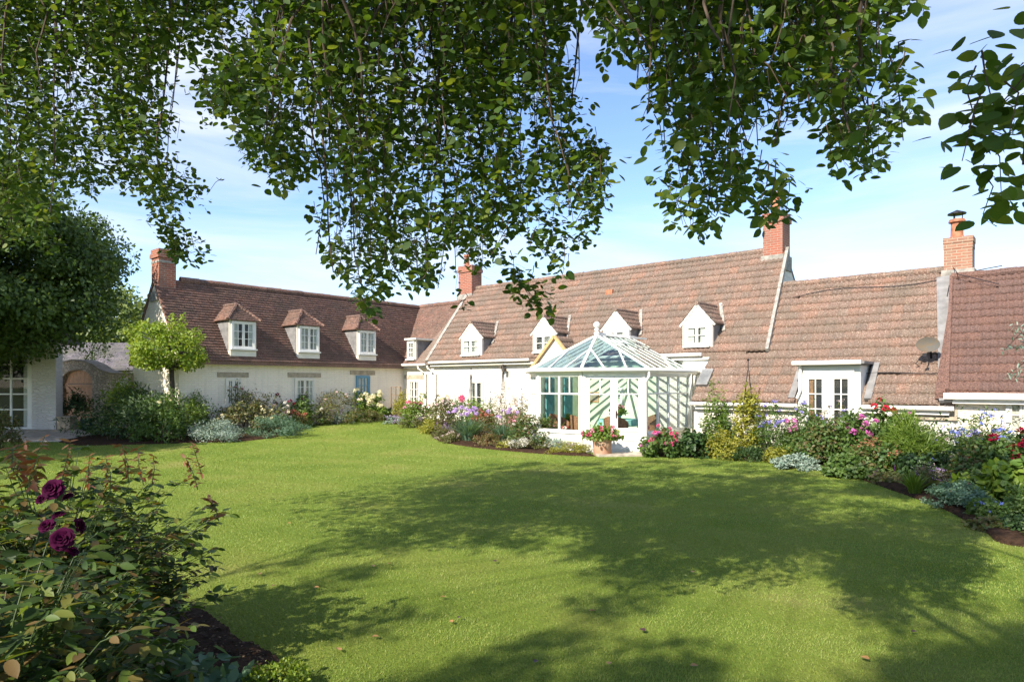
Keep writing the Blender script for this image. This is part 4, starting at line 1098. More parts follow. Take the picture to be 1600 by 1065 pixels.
def plant(name, label, cat, px, pb, wpx, pt, leaf='g_mid', tmpl=T_OVAL, ls=.055, n=1500, nc=26, cr=.32, depth=None, flowers=(), stems=6, group=None, up=0., droop=.35, Y=None, bottom=.0, seed=None, power=.45, shape=None, foliage_name='foliage'):
    """a clump-leaved plant standing on the ground; width and top are read off the photograph"""
    seed = seed if seed is not None else int(px * 7 + pb * 3 + wpx)
    rng = np.random.default_rng(seed)
    if Y is None: x, y, z = G(px, pb)
    else: x, y, z = (px - 800) / F * Y, Y, float(gz(Y))
    w = wpx / F * y; h = max(.06, (EYE - (pt - HOR) / F * y - z) * (1.12 if wpx < 130 else 1.0)); d = depth or w
    t = thing(name, label, cat, (x, y, z), rng.uniform(-.2, .2) * 0, group)
    Pn, Nn = clump_points(rng, w, d, h, n, nc, cr, bottom=bottom, power=power)
    if shape == 'cone':
        k = 1 - .75 * np.clip(Pn[:, 2:3] / h, 0, 1); Pn = np.concatenate([Pn[:, :2] * k * 1.25, Pn[:, 2:]], 1)
    foliage(foliage_name, Pn, Nn, rng, ls, tmpl, M[leaf], t, up=up, droop=droop)
    if stems:
        mb = MB()
        for i in range(stems):
            q = Pn[rng.integers(0, n)]; q = q * np.array((.85, .85, .9)); b0 = (q[0] * .18, q[1] * .18, 0)
            mb.tube([b0, (q[0] * .5, q[1] * .5, q[2] * .6), tuple(q)], [max(.006, .012 * h), .006, .003], 5)
        mb.build('stem', M['twig'], t)
    for fi, (kind, fmn, cnt, size, zone) in enumerate(flowers):
        ms = flower_mesh(kind, fmn); thr = np.quantile(Pn[:, 2], zone)
        cand = Pn[(Pn[:, 2] >= thr) & (Pn[:, 1] < d * .25)]
        if len(cand) < 4: cand = Pn
        # spread them out, pushed onto the outside of the bush
        for i in range(cnt):
            q = cand[rng.integers(0, len(cand))].copy(); o_ = _norm((q - np.array((0, 0, h * .35)))[None])[0]
            q = q + o_ * size * .5 + np.array((0, 0, size * .35))
            o = bpy.data.objects.new('flower' if kind in ('rose', 'pompon') else 'flower_cluster' if kind != 'spike' else 'flower_spike', ms[int(rng.integers(0, 3))])
            COL.objects.link(o); o.parent = t; o.location = q; s = size * rng.uniform(.75, 1.2); o.scale = (s, s, s)
            if kind == 'spike': o.rotation_euler = (rng.normal(0, .18), rng.normal(0, .18), rng.uniform(0, 6))
            else: o.rotation_euler = (rng.uniform(.1, .9), rng.normal(0, .4), rng.normal(0, .6))
    return t

def strap_plant(name, label, cat, px, pb, wpx, pt, leaf='g_blue', n=120, width=.018, flowers=(), group=None, Y=None, lean=.6):
    rng = np.random.default_rng(int(px * 5 + pb))
    if Y is None: x, y, z = G(px, pb)
    else: x, y, z = (px - 800) / F * Y, Y, float(gz(Y))
    w = wpx / F * y; h = EYE - (pt - HOR) / F * y - z
    t = thing(name, label, cat, (x, y, z), 0, group)
    a = rng.uniform(0, 6.28, n); L_ = h * rng.uniform(.7, 1.12, n); sp = rng.uniform(.05, 1, n) * w * .5
    k = 6; V = []; 
    u = np.linspace(0, 1, k)
    base_r = rng.uniform(0, .12, n) * w
    R = base_r[:, None] + sp[:, None] * u[None] ** 1.7
    Z = L_[:, None] * (u[None] - lean * .45 * (sp / (w * .5))[:, None] * u[None] ** 3)
    tw = rng.uniform(-.5, .5, n)
    wd = width * (1 - .85 * u ** 2)
    C = np.stack([R * np.cos(a)[:, None], R * np.sin(a)[:, None], Z], 2)
    S = np.stack([-np.sin(a + tw), np.cos(a + tw), np.zeros(n)], 1)[:, None, :] * wd[None, :, None]
    V = np.concatenate([C - S, C + S], 1)
    f = np.array([(i, i + 1, k + i + 1, k + i) for i in range(k - 1)])
    Fc = (np.arange(n)[:, None, None] * 2 * k + f[None]).reshape(-1, 4)
    link('foliage', npmesh('foliage', V.reshape(-1, 3), Fc), M[leaf], t)
    for (kind, fmn, cnt, size, hh) in flowers:
        ms = flower_mesh(kind, fmn); mb = MB()
        for i in range(cnt):
            aa = rng.uniform(0, 6.28); r = rng.uniform(0, .42) * w; q = Vector((r * math.cos(aa), r * math.sin(aa), h * hh * rng.uniform(.88, 1.12)))
            mb.tube([(q.x * .3, q.y * .3, 0), (q.x * .8, q.y * .8, q.z * .6), q], .006, 4)
            o = bpy.data.objects.new('flower_head', ms[i % 3]); COL.objects.link(o); o.parent = t; o.location = q; s = size * rng.uniform(.8, 1.2); o.scale = (s, s, s); o.rotation_euler = (rng.normal(0, .3), rng.normal(0, .3), rng.uniform(0, 6))
        mb.build('stem', M['greenstem'], t)
    return t

def obelisk(label, px, Y, wpx, pt, loc=None):
    x, y, z = (px - 800) / F * Y, Y, float(gz(Y)); h = EYE - (pt - HOR) / F * y - z; w = wpx / F * y / 2
    t = thing('obelisk', label, 'obelisk', (x, y, z), .4)
    mb = MB()
    for a in range(4):
        c, s = math.cos(a * math.pi / 2), math.sin(a * math.pi / 2); mb.tube([(w * c, w * s, 0), (.02 * c, .02 * s, h * .86)], .010, 5)
    for k in (.2, .4, .6):
        r = w * (1 - k / .86); mb.tube([(r * math.cos(a * math.pi / 2), r * math.sin(a * math.pi / 2), h * k) for a in range(5)], .008, 4)
    mb.build('frame', M['metal'], t)
    mb = MB(); mb.tube([(0, 0, h * .86), (0, 0, h * .97)], .01, 5); mb.lathe([(.005, -.03), (.03, -.01), (.032, .01), (.004, .04)], 10, (0, 0, h * .96)); mb.build('finial', M['metal'], t)
    return t
# ------------------------------------------------------------------ planting: far-left bed
plant('evergreen_shrub', 'large dark green rounded shrub at the left end of the lawn', 'shrub', 226, 690, 224, 588, 'g_dark', T_LANCE, .13, 7000, 60, .30, depth=3.2, Y=21.6, droop=.5)
plant('variegated_shrub', 'yellow-green shrub with pale tips behind the large dark shrub', 'shrub', 205, 680, 105, 575, 'g_lime', T_OVAL, .09, 2600, 36, .30, Y=23.6, flowers=(('tiny', 'f_white', 14, .10, .7),))
plant('viburnum_shrub', 'shrub topped with flat white flower heads under the clipped tree', 'shrub', 250, 684, 96, 594, 'g_mid', T_OVAL, .08, 3000, 34, .3, Y=20.4, flowers=(('panicle', 'f_cream', 5, .06, .8),))
plant('box_shrub', 'bright green rounded shrub right of the large dark shrub', 'shrub', 308, 684, 72, 604, 'g_fresh', T_OVAL, .06, 2600, 34, .3, Y=21.8)
plant('silver_shrub', 'low silver-blue mound at the lawn edge, left of the two', 'shrub', 340, 689, 96, 651, 'g_silver', T_LANCE, .07, 3400, 40, .28, depth=1.6, flowers=(('tiny', 'f_white', 8, .07, .3),), group='low silver mounds', up=.5)
plant('silver_shrub', 'long low silver-blue mound reaching furthest onto the lawn', 'shrub', 430, 682, 112, 645, 'g_blue', T_LANCE, .07, 4200, 44, .26, depth=1.5, group='low silver mounds', up=.5)
plant('rose_bush', 'large cream-flowered rose bush in front of the climber', 'rose bush', 388, 684, 128, 600, 'g_olive', T_OVAL, .065, 4600, 50, .25, Y=22.6, flowers=(('rose', 'f_cream', 30, .055, .35),), stems=14)
obelisk('dark metal obelisk rising out of the bushy climber by the wing', 367, 23.3, 30, 555)
plant('climbing_rose', 'tall leafy climber growing up the obelisk before the wing wall', 'climber', 374, 676, 66, 570, 'g_rose', T_OVAL, .065, 2600, 40, .34, Y=23.3, flowers=(('rose', 'f_lpink', 10, .05, .5),))
plant('climbing_rose', 'bronze-leaved shoots leaning right of the climber', 'climber', 397, 676, 46, 582, 'g_bronze', T_OVAL, .06, 1000, 24, .34, Y=23.6)
plant('dahlia', 'dark-leaved dahlia with two deep red blooms below the wing window', 'dahlia', 447, 672, 66, 604, 'g_dark', T_OVAL, .085, 1500, 26, .34, Y=24.6, flowers=(('pompon', 'f_crimson', 4, .10, .85), ('rose', 'f_palepk', 3, .06, .8)))
plant('dahlia', 'green dahlia with a purple bloom right of the deep red blooms', 'dahlia', 474, 670, 46, 606, 'g_mid', T_OVAL, .085, 1100, 22, .34, Y=24.8, flowers=(('pompon', 'f_magenta', 3, .10, .85),))
plant('sedum', 'mound of rusty flower heads under the purple dahlia', 'perennial', 466, 672, 40, 634, 'g_olive', T_OVAL, .05, 700, 18, .34, Y=24.0, flowers=(('panicle', 'f_rust', 14, .07, .6),))
plant('phlox', 'white phlox clump leaning over the long silver mound', 'perennial', 441, 676, 48, 628, 'g_mid', T_LANCE, .07, 900, 20, .34, Y=23.6, flowers=(('panicle', 'f_palepk', 16, .075, .5), ('panicle', 'f_white', 8, .07, .4)))
plant('daylily', 'yellow-green low clump beside the tip of the long silver mound', 'perennial', 474, 668, 36, 638, 'g_fresh', T_LANCE, .10, 800, 18, .34, Y=24.4, flowers=(('rose', 'f_cream', 4, .05, .6),))
plant('rose_bush', 'open olive-leaved rose bush under the wing wall between two windows', 'rose bush', 523, 664, 92, 602, 'g_olive', T_OVAL, .06, 3000, 44, .24, Y=25.6, flowers=(('rose', 'f_palepk', 9, .06, .4),), stems=16)
plant('rose_bush', 'smaller white-flowered rose at the foot of the olive rose bush', 'rose bush', 500, 664, 36, 632, 'g_rose', T_OVAL, .06, 800, 20, .3, Y=25.0, flowers=(('rose', 'f_white', 9, .055, .4),))
plant('catmint', 'lilac catmint edging below the olive rose bush', 'perennial', 532, 660, 46, 640, 'g_silver', T_OVAL, .04, 900, 22, .3, Y=25.8, flowers=(('spike', 'f_lilac', 20, .06, .5),))
plant('hydrangea', 'cream hydrangea below the blue window', 'hydrangea', 562, 661, 52, 606, 'g_fresh', T_ROUND, .10, 1100, 24, .3, Y=27.0, flowers=(('panicle', 'f_cream', 20, .12, .62),))
plant('hydrangea', 'cream hydrangea nearer the house corner, right of the other', 'hydrangea', 588, 660, 44, 610, 'g_fresh', T_ROUND, .10, 1000, 22, .3, Y=27.3, flowers=(('panicle', 'f_cream', 19, .12, .62),))
plant('box_shrub', 'small clipped olive-green mound before the hydrangeas', 'shrub', 580, 657, 42, 632, 'g_olive', T_OVAL, .04, 1600, 26, .3, Y=26.3)
plant('dark_fern', 'small dark clump in the corner beyond the hydrangeas', 'perennial', 607, 660, 22, 637, 'g_dark', T_LANCE, .12, 400, 12, .34, Y=27.6)

# clipped standard tree
def standard_tree():
    Y = 21.2; x = (268 - 800) / F * Y; z = float(gz(Y)); rng = np.random.default_rng(5)
    t = thing('standard_tree', 'clipped lollipop tree with bright yellow-green crown beside the gable end', 'tree', (x, Y, z))
    zc = EYE - (540 - HOR) / F * Y - z; rx = 66 / F * Y; rz = 46 / F * Y
    n = 8200; nc = 62
    c = rdir(rng, nc) * rng.uniform(.35, 1.12, (nc, 1)) ** .5; c[:, 2] = np.maximum(c[:, 2], -.70)
    c = c * np.array((rx * .82, rx * .8, rz * .86)); k = rng.integers(0, nc, n); v = rdir(rng, n)
    Pn = c[k] + v * rng.uniform(.2, 1, (n, 1)) ** .5 * .30 * np.array((1, 1, .85)) + np.array((-.12, 0, zc))
    Nn = _norm(v + _norm(Pn - np.array((0, 0, zc))) * .8)
    foliage('crown', Pn, Nn, rng, .085, T_OVAL, M['g_lime'], t)
    mb = MB(); mb.tube([(.12, 0, -.05), (.06, .02, .7), (0, 0, zc - rz * .75), (-.05, 0, zc)], [.10, .08, .07, .05], 9)
    for i in range(8):
        q = c[i * 5] + np.array((-.12, 0, zc)); mb.tube([(0, 0, zc - rz * .7), tuple(q * np.array((.5, .5, 1)) - np.array((0, 0, .2))), tuple(q)], [.05, .03, .01], 5)
    mb.build('trunk', M['bark'], t)
standard_tree()

# ------------------------------------------------------------------ middle bed
tr = thing('trellis', 'narrow wooden trellis against the shaded corner of the wing', 'trellis', (*HW(sK + .55, -.9), .3), HROT)
mb = MB()
for x in (-.3, 0, .3): mb.box(x - .015, x + .015, -.015, .015, 0, 1.45)
for z in (.3, .7, 1.1, 1.43): mb.box(-.3, .3, .015, .03, z - .015, z + .015)
mb.build('lattice', M['trellis'], tr)
plant('climbing_plant', 'yellow-green climber covering the trellis in the corner', 'climber', 626, 662, 30, 600, 'g_yellow', T_OVAL, .07, 1200, 26, .42, Y=27.2)
plant('bronze_shrub', 'bronze-leaved perennial left of the pink flowers in the corner', 'perennial', 634, 664, 44, 628, 'g_bronze', T_LANCE, .09, 900, 20, .34, Y=25.8)
plant('catmint', 'grey-lilac edging where the middle bed begins', 'perennial', 622, 660, 60, 648, 'g_silver', T_OVAL, .05, 1500, 26, .24, depth=.7, Y=25.6, flowers=(('tiny', 'f_lilac', 16, .08, .4),))
plant('rose_bush', 'green rose bush with coral-red blooms by the downpipes', 'rose bush', 656, 668, 66, 606, 'g_fresh', T_OVAL, .07, 2000, 34, .3, Y=24.6, flowers=(('panicle', 'f_pink', 7, .09, .82), ('rose', 'f_lpink', 6, .06, .6)))
plant('daylily', 'low yellow-green edging plant left of the lavender tip', 'perennial', 672, 678, 40, 650, 'g_yellow', T_LANCE, .10, 900, 20, .34, Y=22.6)
plant('catmint', 'grey-green catmint sprawling below the coral roses', 'perennial', 645, 666, 50, 646, 'g_olive', T_OVAL, .045, 1300, 26, .28, Y=24.2, flowers=(('spike', 'f_lilac', 16, .05, .5),))
plant('rose_bush', 'pale rose bush in the middle of the bed before the white wall', 'rose bush', 694, 674, 70, 610, 'g_olive', T_OVAL, .065, 2300, 36, .28, Y=24.0, flowers=(('rose', 'f_palepk', 12, .055, .5), ('rose', 'f_cream', 8, .06, .3)))
plant('phlox', 'phlox with salmon-pink heads left of the kitchen window', 'perennial', 722, 674, 44, 602, 'g_mid', T_LANCE, .08, 1300, 26, .32, Y=23.8, flowers=(('panicle', 'f_pink', 5, .10, .88), ('panicle', 'f_lpink', 4, .08, .6)))
plant('leafy_shrub', 'fresh green leafy shrub below the kitchen window', 'shrub', 748, 678, 62, 612, 'g_fresh', T_OVAL, .07, 2200, 34, .3, Y=23.2)
obelisk('slim dark obelisk in front of the kitchen window', 736, 24.6, 14, 572)
obelisk('slim dark obelisk right of the kitchen window', 786, 23.6, 16, 566)
plant('gaura', 'airy tall plant with white flower sprays round the right obelisk', 'perennial', 788, 680, 86, 590, 'g_olive', T_LANCE, .06, 2200, 50, .2, Y=22.8, flowers=(('tiny', 'f_palepk', 26, .08, .4), ('tiny', 'f_white', 14, .07, .6)), power=.8)
plant('shrub_rose', 'bushy olive rose between the right obelisk and the conservatory', 'rose bush', 816, 684, 60, 616, 'g_olive', T_OVAL, .06, 2000, 34, .28, Y=22.2, flowers=(('tiny', 'f_lpink', 14, .06, .5),))
plant('sedum', 'rust-pink sedum behind the lilac agapanthus', 'perennial', 752, 682, 66, 640, 'g_bronze', T_OVAL, .055, 1500, 28, .3, Y=21.8, flowers=(('panicle', 'f_rust', 16, .065, .6),))
plant('sedum', 'rust-pink sedum drift before the olive rose by the conservatory', 'perennial', 806, 688, 70, 642, 'g_bronze', T_OVAL, .055, 1500, 28, .3, Y=21.0, flowers=(('panicle', 'f_lpink', 14, .06, .6),))
strap_plant('agapanthus', 'blue-green grassy clump topped with tall lilac flower heads', 'perennial', 732, 694, 74, 652, 'g_blue', 260, .020, flowers=(('panicle', 'f_lilac', 17, .085, 1.25),), Y=20.4)
strap_plant('agapanthus', 'blue-green grassy clump with fewer lilac heads, right of the first', 'perennial', 786, 700, 62, 658, 'g_blue', 220, .018, flowers=(('panicle', 'f_lilac', 8, .075, 1.35),), Y=19.9)
strap_plant('iris', 'teal strap-leaved clump low down between agapanthus and roses', 'perennial', 806, 704, 44, 666, 'g_blue', 160, .018, Y=19.5)
plant('lavender', 'grey lavender mound at the rounded tip of the middle bed', 'lavender', 694, 688, 42, 660, 'g_olive', T_LANCE, .07, 1300, 26, .3, Y=21.3, up=.5, flowers=(('spike', 'f_lilac', 22, .055, .5),))
plant('thyme', 'pinkish low cushion at the front of the lavender tip', 'perennial', 700, 697, 50, 674, 'g_olive', T_OVAL, .04, 1500, 28, .28, Y=20.3, flowers=(('tiny', 'f_palepk', 12, .07, .3),))
plant('salvia', 'bronze-green salvia mat in front of the agapanthus', 'perennial', 762, 704, 64, 676, 'g_bronze', T_OVAL, .045, 1700, 30, .28, Y=19.5)
plant('rose_bush', 'pink and white rose bush at the left corner of the conservatory', 'rose bush', 838, 703, 96, 640, 'g_rose', T_OVAL, .065, 3400, 44, .28, Y=19.0, depth=1.1, flowers=(('rose', 'f_white', 12, .05, .55), ('rose', 'f_lpink', 12, .05, .5), ('tiny', 'f_rust', 8, .06, .6)), stems=10)
plant('fleabane', 'drift of tiny white daisies along the lawn edge', 'perennial', 832, 710, 86, 683, 'g_olive', T_OVAL, .035, 2600, 36, .24, depth=.8, Y=18.5, flowers=(('tiny', 'f_white', 44, .075, .25),))
plant('fleabane', 'low edging cushion left of the tiny white daisies', 'perennial', 788, 708, 40, 688, 'g_yellow', T_OVAL, .035, 1000, 22, .28, Y=18.9, flowers=(('tiny', 'f_cream', 10, .06, .3),))
plant('silver_shrub', 'small silver shrub below the front conservatory window', 'shrub', 878, 710, 54, 678, 'g_silver', T_LANCE, .07, 1600, 28, .3, Y=18.5, up=.5)
strap_plant('iris', 'short green strap-leaved clump below the white roses', 'perennial', 844, 705, 40, 676, 'g_blue', 140, .018, Y=18.75)
plant('santolina', 'yellow-green mat beside the terracotta pot', 'perennial', 893, 715, 84, 688, 'g_yellow', T_LANCE, .05, 2400, 36, .26, depth=.7, Y=17.75, up=.4, flowers=(('tiny', 'f_lilac', 6, .05, .6),))

# terracotta pot with pelargoniums
x, y, z = G(941, 711)
pot = thing('flower_pot', 'large weathered terracotta pot at the left of the conservatory doors', 'pot', (x, y, z))
mb = MB(); mb.lathe([(.21, 0), (.225, .02), (.25, .38), (.29, .40), (.295, .47), (.26, .475), (.23, .42), (.1, .41)], 26); mb.build('pot_body', M['pot_clay'], pot, smooth=True)
mb = MB(); mb.lathe([(.228, .40), (.1, .425)], 18); mb.build('compost', M['soil'], pot)
def in_pot(name, label, x, y, z, w, h, flowers, leaf='g_fresh', n=900, seed=3):
    t = thing(name, label, 'plant', (x, y, z)); rng = np.random.default_rng(seed)
    Pn, Nn = clump_points(rng, w, w, h, n, 26, .34, bottom=-.1)
    foliage('foliage', Pn, Nn, rng, .07, T_ROUND, M[leaf], t)
    mb = MB()
    for i in range(7): q = Pn[i]; mb.tube([(0, 0, -.04), tuple(q * .5), tuple(q)], .006, 4)
    mb.build('stem', M['greenstem'], t)
    for kind, f_, cnt, size, zone in flowers:
        ms = flower_mesh(kind, f_); cand = Pn[Pn[:, 2] > np.quantile(Pn[:, 2], zone)]
        for i in range(cnt):
            q = cand[rng.integers(0, len(cand))].copy(); q += _norm((q - np.array((0, 0, h * .3)))[None])[0] * size * .6
            o = bpy.data.objects.new('flower', ms[i % 3]); COL.objects.link(o); o.parent = t; o.location = q; s = size * rng.uniform(.8, 1.25); o.scale = (s, s, s); o.rotation_euler = (rng.uniform(.1, .9), rng.normal(0, .4), 0)
    return t
in_pot('pelargonium', 'pink pelargonium spilling from the terracotta pot', x, y, z + .44, 1.02, .52, (('pompon', 'f_pink', 26, .062, .35), ('pompon', 'f_lpink', 12, .055, .3)), n=1100)
x2, y2, z2 = inroom(10.75, -2.0, .84)
q = thing('table_vase', 'small green pot holding the pink flowers on the conservatory table', 'vase', (x2, y2, z2)); mb = MB(); mb.lathe([(.07, 0), (.10, .05), (.12, .16), (.13, .17), (.10, .165), (.02, .15)], 14); mb.build('pot_body', M['cloth'], q, smooth=True)
in_pot('table_plant', 'pink-flowered plant standing on the round conservatory table', x2, y2, z2 + .14, .5, .38, (('pompon', 'f_lpink', 12, .05, .5),), n=350, seed=8)
x2, y2, z2 = inroom(9.2, -2.2)
q = thing('plant_pot', 'tall pot on the conservatory floor holding a green plant', 'pot', (x2, y2, z2)); mb = MB(); mb.lathe([(.16, 0), (.2, .5), (.23, .52), (.2, .52), (.03, .5)], 16); mb.build('pot_body', M['pot_clay'], q, smooth=True)
in_pot('house_plant', 'bushy green house plant behind the front conservatory window', x2, y2, z2 + .5, .5, .5, (), n=420, seed=9)
x2, y2, z2 = inroom(8.55, -2.35)
q = thing('plant_pot', 'pot in the left corner of the conservatory holding a bright shrub', 'pot', (x2, y2, z2)); mb = MB(); mb.lathe([(.16, 0), (.2, .4), (.23, .42), (.2, .42), (.03, .4)], 16); mb.build('pot_body', M['pot_clay'], q, smooth=True)
in_pot('house_plant', 'bright green plant in the left corner of the conservatory', x2, y2, z2 + .4, .55, .55, (), n=420, seed=19)

# ------------------------------------------------------------------ right bed
plant('pelargonium', 'bushy pink pelargonium right of the conservatory doors', 'plant', 1034, 713, 72, 660, 'g_mid', T_ROUND, .07, 1900, 34, .3, Y=17.0, flowers=(('pompon', 'f_pink', 24, .065, .45), ('pompon', 'f_orchid', 8, .06, .4), ('spike', 'f_purple', 9, .05, .1)))
plant('leafy_perennial', 'dark green leafy clump beside the bushy pink pelargonium', 'perennial', 1082, 714, 56, 668, 'g_dark', T_ROUND, .09, 1300, 26, .32, Y=16.9)
plant('pale_shrub', 'yellow-green bush with white flecks below the tall slender shrub', 'shrub', 1134, 716, 78, 666, 'g_yellow', T_OVAL, .06, 2200, 34, .3, Y=16.6, flowers=(('tiny', 'f_white', 9, .05, .5),))
plant('slender_shrub', 'tall slender light green shrub standing against the tiled roof', 'shrub', 1118, 712, 56, 572, 'g_fresh', T_LANCE, .10, 1500, 44, .22, Y=17.3, shape='cone', stems=10)
plant('leafy_shrub', 'leafy green bush at the foot of the tall slender shrub', 'shrub', 1124, 712, 74, 620, 'g_mid', T_OVAL, .07, 2000, 34, .32, Y=17.2)
obelisk('dark metal obelisk rising out of the golden climber', 1169, 16.9, 40, 556)
plant('golden_climber', 'golden-green climber mounded over the tall obelisk', 'climber', 1170, 712, 58, 586, 'g_yellow', T_OVAL, .07, 2600, 44, .34, Y=16.9, shape=None, stems=8)
plant('rosemary', 'dark bluish rosemary at the lawn edge below the golden climber', 'herb', 1172, 719, 62, 692, 'g_dark', T_LANCE, .06, 1800, 30, .28, Y=16.0, up=.6)
plant('aster', 'violet aster clump right of the golden climber', 'aster', 1206, 715, 80, 616, 'g_mid', T_LANCE, .08, 2400, 40, .28, Y=16.3, flowers=(('daisy', 'f_violet', 24, .065, .66), ('tiny', 'f_white', 12, .06, .4)))
plant('leafy_perennial', 'yellowing low plants before the violet asters', 'perennial', 1222, 724, 60, 694, 'g_yellow', T_LANCE, .09, 1000, 22, .34, Y=15.5)
plant('silver_shrub', 'low silver-grey mound at the lawn edge of the right bed', 'shrub', 1242, 732, 80, 707, 'g_silver', T_OVAL, .05, 3000, 40, .26, depth=1.0, up=.3)
plant('aster', 'tall violet aster behind the shrub rose left of the french doors', 'aster', 1262, 716, 72, 618, 'g_mid', T_LANCE, .08, 2600, 36, .28, Y=16.1, flowers=(('daisy', 'f_violet', 12, .06, .75),))
plant('gaura', 'white airy sprays before the left french door', 'perennial', 1298, 722, 92, 620, 'g_olive', T_LANCE, .06, 3000, 50, .2, Y=15.7, flowers=(('tiny', 'f_palepk', 24, .07, .45), ('daisy', 'f_violet', 5, .05, .7)), power=.8)
plant('shrub_rose', 'broad rose bush with bare stems below the french doors', 'rose bush', 1290, 728, 110, 640, 'g_rose', T_OVAL, .075, 4000, 40, .3, Y=15.0, stems=12, flowers=(('tiny', 'f_white', 8, .05, .6),))
plant('geranium', 'rich green low geranium at the lawn edge below the rose', 'perennial', 1328, 744, 84, 704, 'g_mid', T_ROUND, .07, 2600, 34, .28, depth=1.1, flowers=(('daisy', 'f_violet', 2, .04, .5),))
plant('geranium', 'trailing green leaves spilling on the lawn right of the low geranium', 'perennial', 1365, 750, 40, 728, 'g_mid', T_ROUND, .06, 800, 18, .34)
plant('dahlia', 'dahlia with large pink pompon flowers right of the french doors', 'dahlia', 1350, 730, 92, 618, 'g_mid', T_OVAL, .09, 3000, 36, .3, Y=14.2, flowers=(('pompon', 'f_orchid', 13, .085, .6),))
plant('dahlia', 'dahlia with bright red blooms under the gutter end', 'dahlia', 1378, 728, 76, 612, 'g_mid', T_OVAL, .09, 1700, 28, .3, Y=14.6, flowers=(('pompon', 'f_red', 5, .085, .9), ('rose', 'f_white', 6, .06, .75)))
plant('shrub_rose', 'rose bush with copper new growth in front of the pink dahlias', 'rose bush', 1372, 742, 96, 672, 'g_rose', T_OVAL, .075, 2600, 36, .3, Y=13.3, stems=10, flowers=(('tiny', 'f_rust', 16, .08, .75),))
plant('fennel', 'soft feathery bright green fennel in the middle of the right bed', 'fennel', 1424, 748, 92, 632, 'g_fresh', T_NEEDLE, .15, 9000, 40, .34, Y=13.2, up=.5)
plant('dahlia', 'dahlia with lilac-pink blooms behind the feathery fennel', 'dahlia', 1420, 728, 64, 628, 'g_mid', T_OVAL, .09, 1300, 26, .3, Y=14.6, flowers=(('pompon', 'f_orchid', 4, .075, .85), ('rose', 'f_white', 4, .06, .8)))
plant('aster', 'aster with small white and violet daisies right of the fennel', 'aster', 1478, 752, 90, 632, 'g_mid', T_LANCE, .08, 2400, 40, .28, Y=13.2, flowers=(('daisy', 'f_violet', 10, .06, .7), ('tiny', 'f_white', 22, .06, .3)))
plant('aster', 'broad violet aster below the end wall', 'aster', 1540, 752, 126, 628, 'g_mid', T_LANCE, .08, 3400, 50, .26, Y=13.0, flowers=(('daisy', 'f_blue', 46, .065, .6), ('tiny', 'f_white', 16, .06, .3)))
plant('burnet', 'wiry bare-stemmed plant standing up before the end wall', 'perennial', 1490, 744, 120, 622, 'g_dark', T_OVAL, .07, 420, 60, .12, Y=13.6, stems=26, power=.9)
plant('dahlia', 'crimson-flowered dahlia at the right edge of the photograph', 'dahlia', 1562, 772, 116, 668, 'g_mid', T_OVAL, .085, 3000, 40, .3, Y=11.2, flowers=(('pompon', 'f_crimson', 9, .085, .6),))
plant('dahlia', 'tall dark crimson dahlia furthest right below the window', 'dahlia', 1612, 760, 60, 648, 'g_dark', T_OVAL, .085, 1300, 26, .3, Y=12.0, flowers=(('pompon', 'f_crimson', 8, .09, .75),))
plant('shrub_rose', 'deep green bush under the violet asters in the right bed', 'shrub', 1496, 772, 110, 690, 'g_dark', T_OVAL, .075, 2800, 40, .3, Y=11.8, flowers=(('daisy', 'f_blue', 3, .055, .7), ('tiny', 'f_white', 8, .05, .4)))
plant('leafy_perennial', 'dark bushy perennial behind the bare soil', 'perennial', 1440, 766, 90, 700, 'g_dark', T_OVAL, .075, 2200, 34, .3, Y=12.3, flowers=(('spike', 'f_purple', 8, .05, .2),))
plant('oregano', 'dusky violet-grey perennial behind the strap-leaved clump', 'perennial', 1452, 772, 70, 714, 'g_olive', T_OVAL, .05, 1600, 30, .3, Y=11.4, flowers=(('tiny', 'f_lilac', 14, .06, .5), ('tiny', 'f_palepk', 6, .06, .5)))
strap_plant('daylily', 'arching light green strap leaves at the edge of the bare soil', 'perennial', 1428, 776, 66, 732, 'g_fresh', 90, .014, Y=11.1)
plant('lady_mantle', 'lime green rounded leaves beside the low grey mound', 'perennial', 1512, 790, 62, 732, 'g_lime', T_ROUND, .10, 600, 20, .34, Y=10.4)
plant('hebe', 'low grey-green mound overhanging the lawn edge', 'shrub', 1500, 790, 92, 750, 'g_blue', T_OVAL, .04, 3600, 44, .26, Y=9.9, depth=1.2, flowers=(('tiny', 'f_pink', 2, .03, .6),))
plant('broadleaf_plant', 'broad light green leaves at the right edge above the violets', 'perennial', 1584, 800, 96, 700, 'g_fresh', T_ROUND, .13, 900, 26, .32, Y=9.9)
plant('viola', 'low spreading plant with small blue-violet flowers near the corner', 'perennial', 1556, 826, 96, 776, 'g_mid', T_OVAL, .045, 3000, 44, .26, Y=9.0, flowers=(('daisy', 'f_blue', 9, .035, .5),))
plant('fern', 'green leafy clump between the mound and the blue violets', 'perennial', 1590, 815, 90, 752, 'g_mid', T_LANCE, .09, 1500, 30, .3, Y=9.3)
plant('hebe', 'dark mound at the corner where the bed leaves the picture', 'shrub', 1604, 848, 78, 800, 'g_dark', T_OVAL, .045, 2400, 36, .28, Y=8.3)
plant('hellebore', 'green clump at the very corner of the bed by the lawn', 'perennial', 1655, 860, 90, 800, 'g_mid', T_LANCE, .10, 1200, 26, .3, Y=7.7)

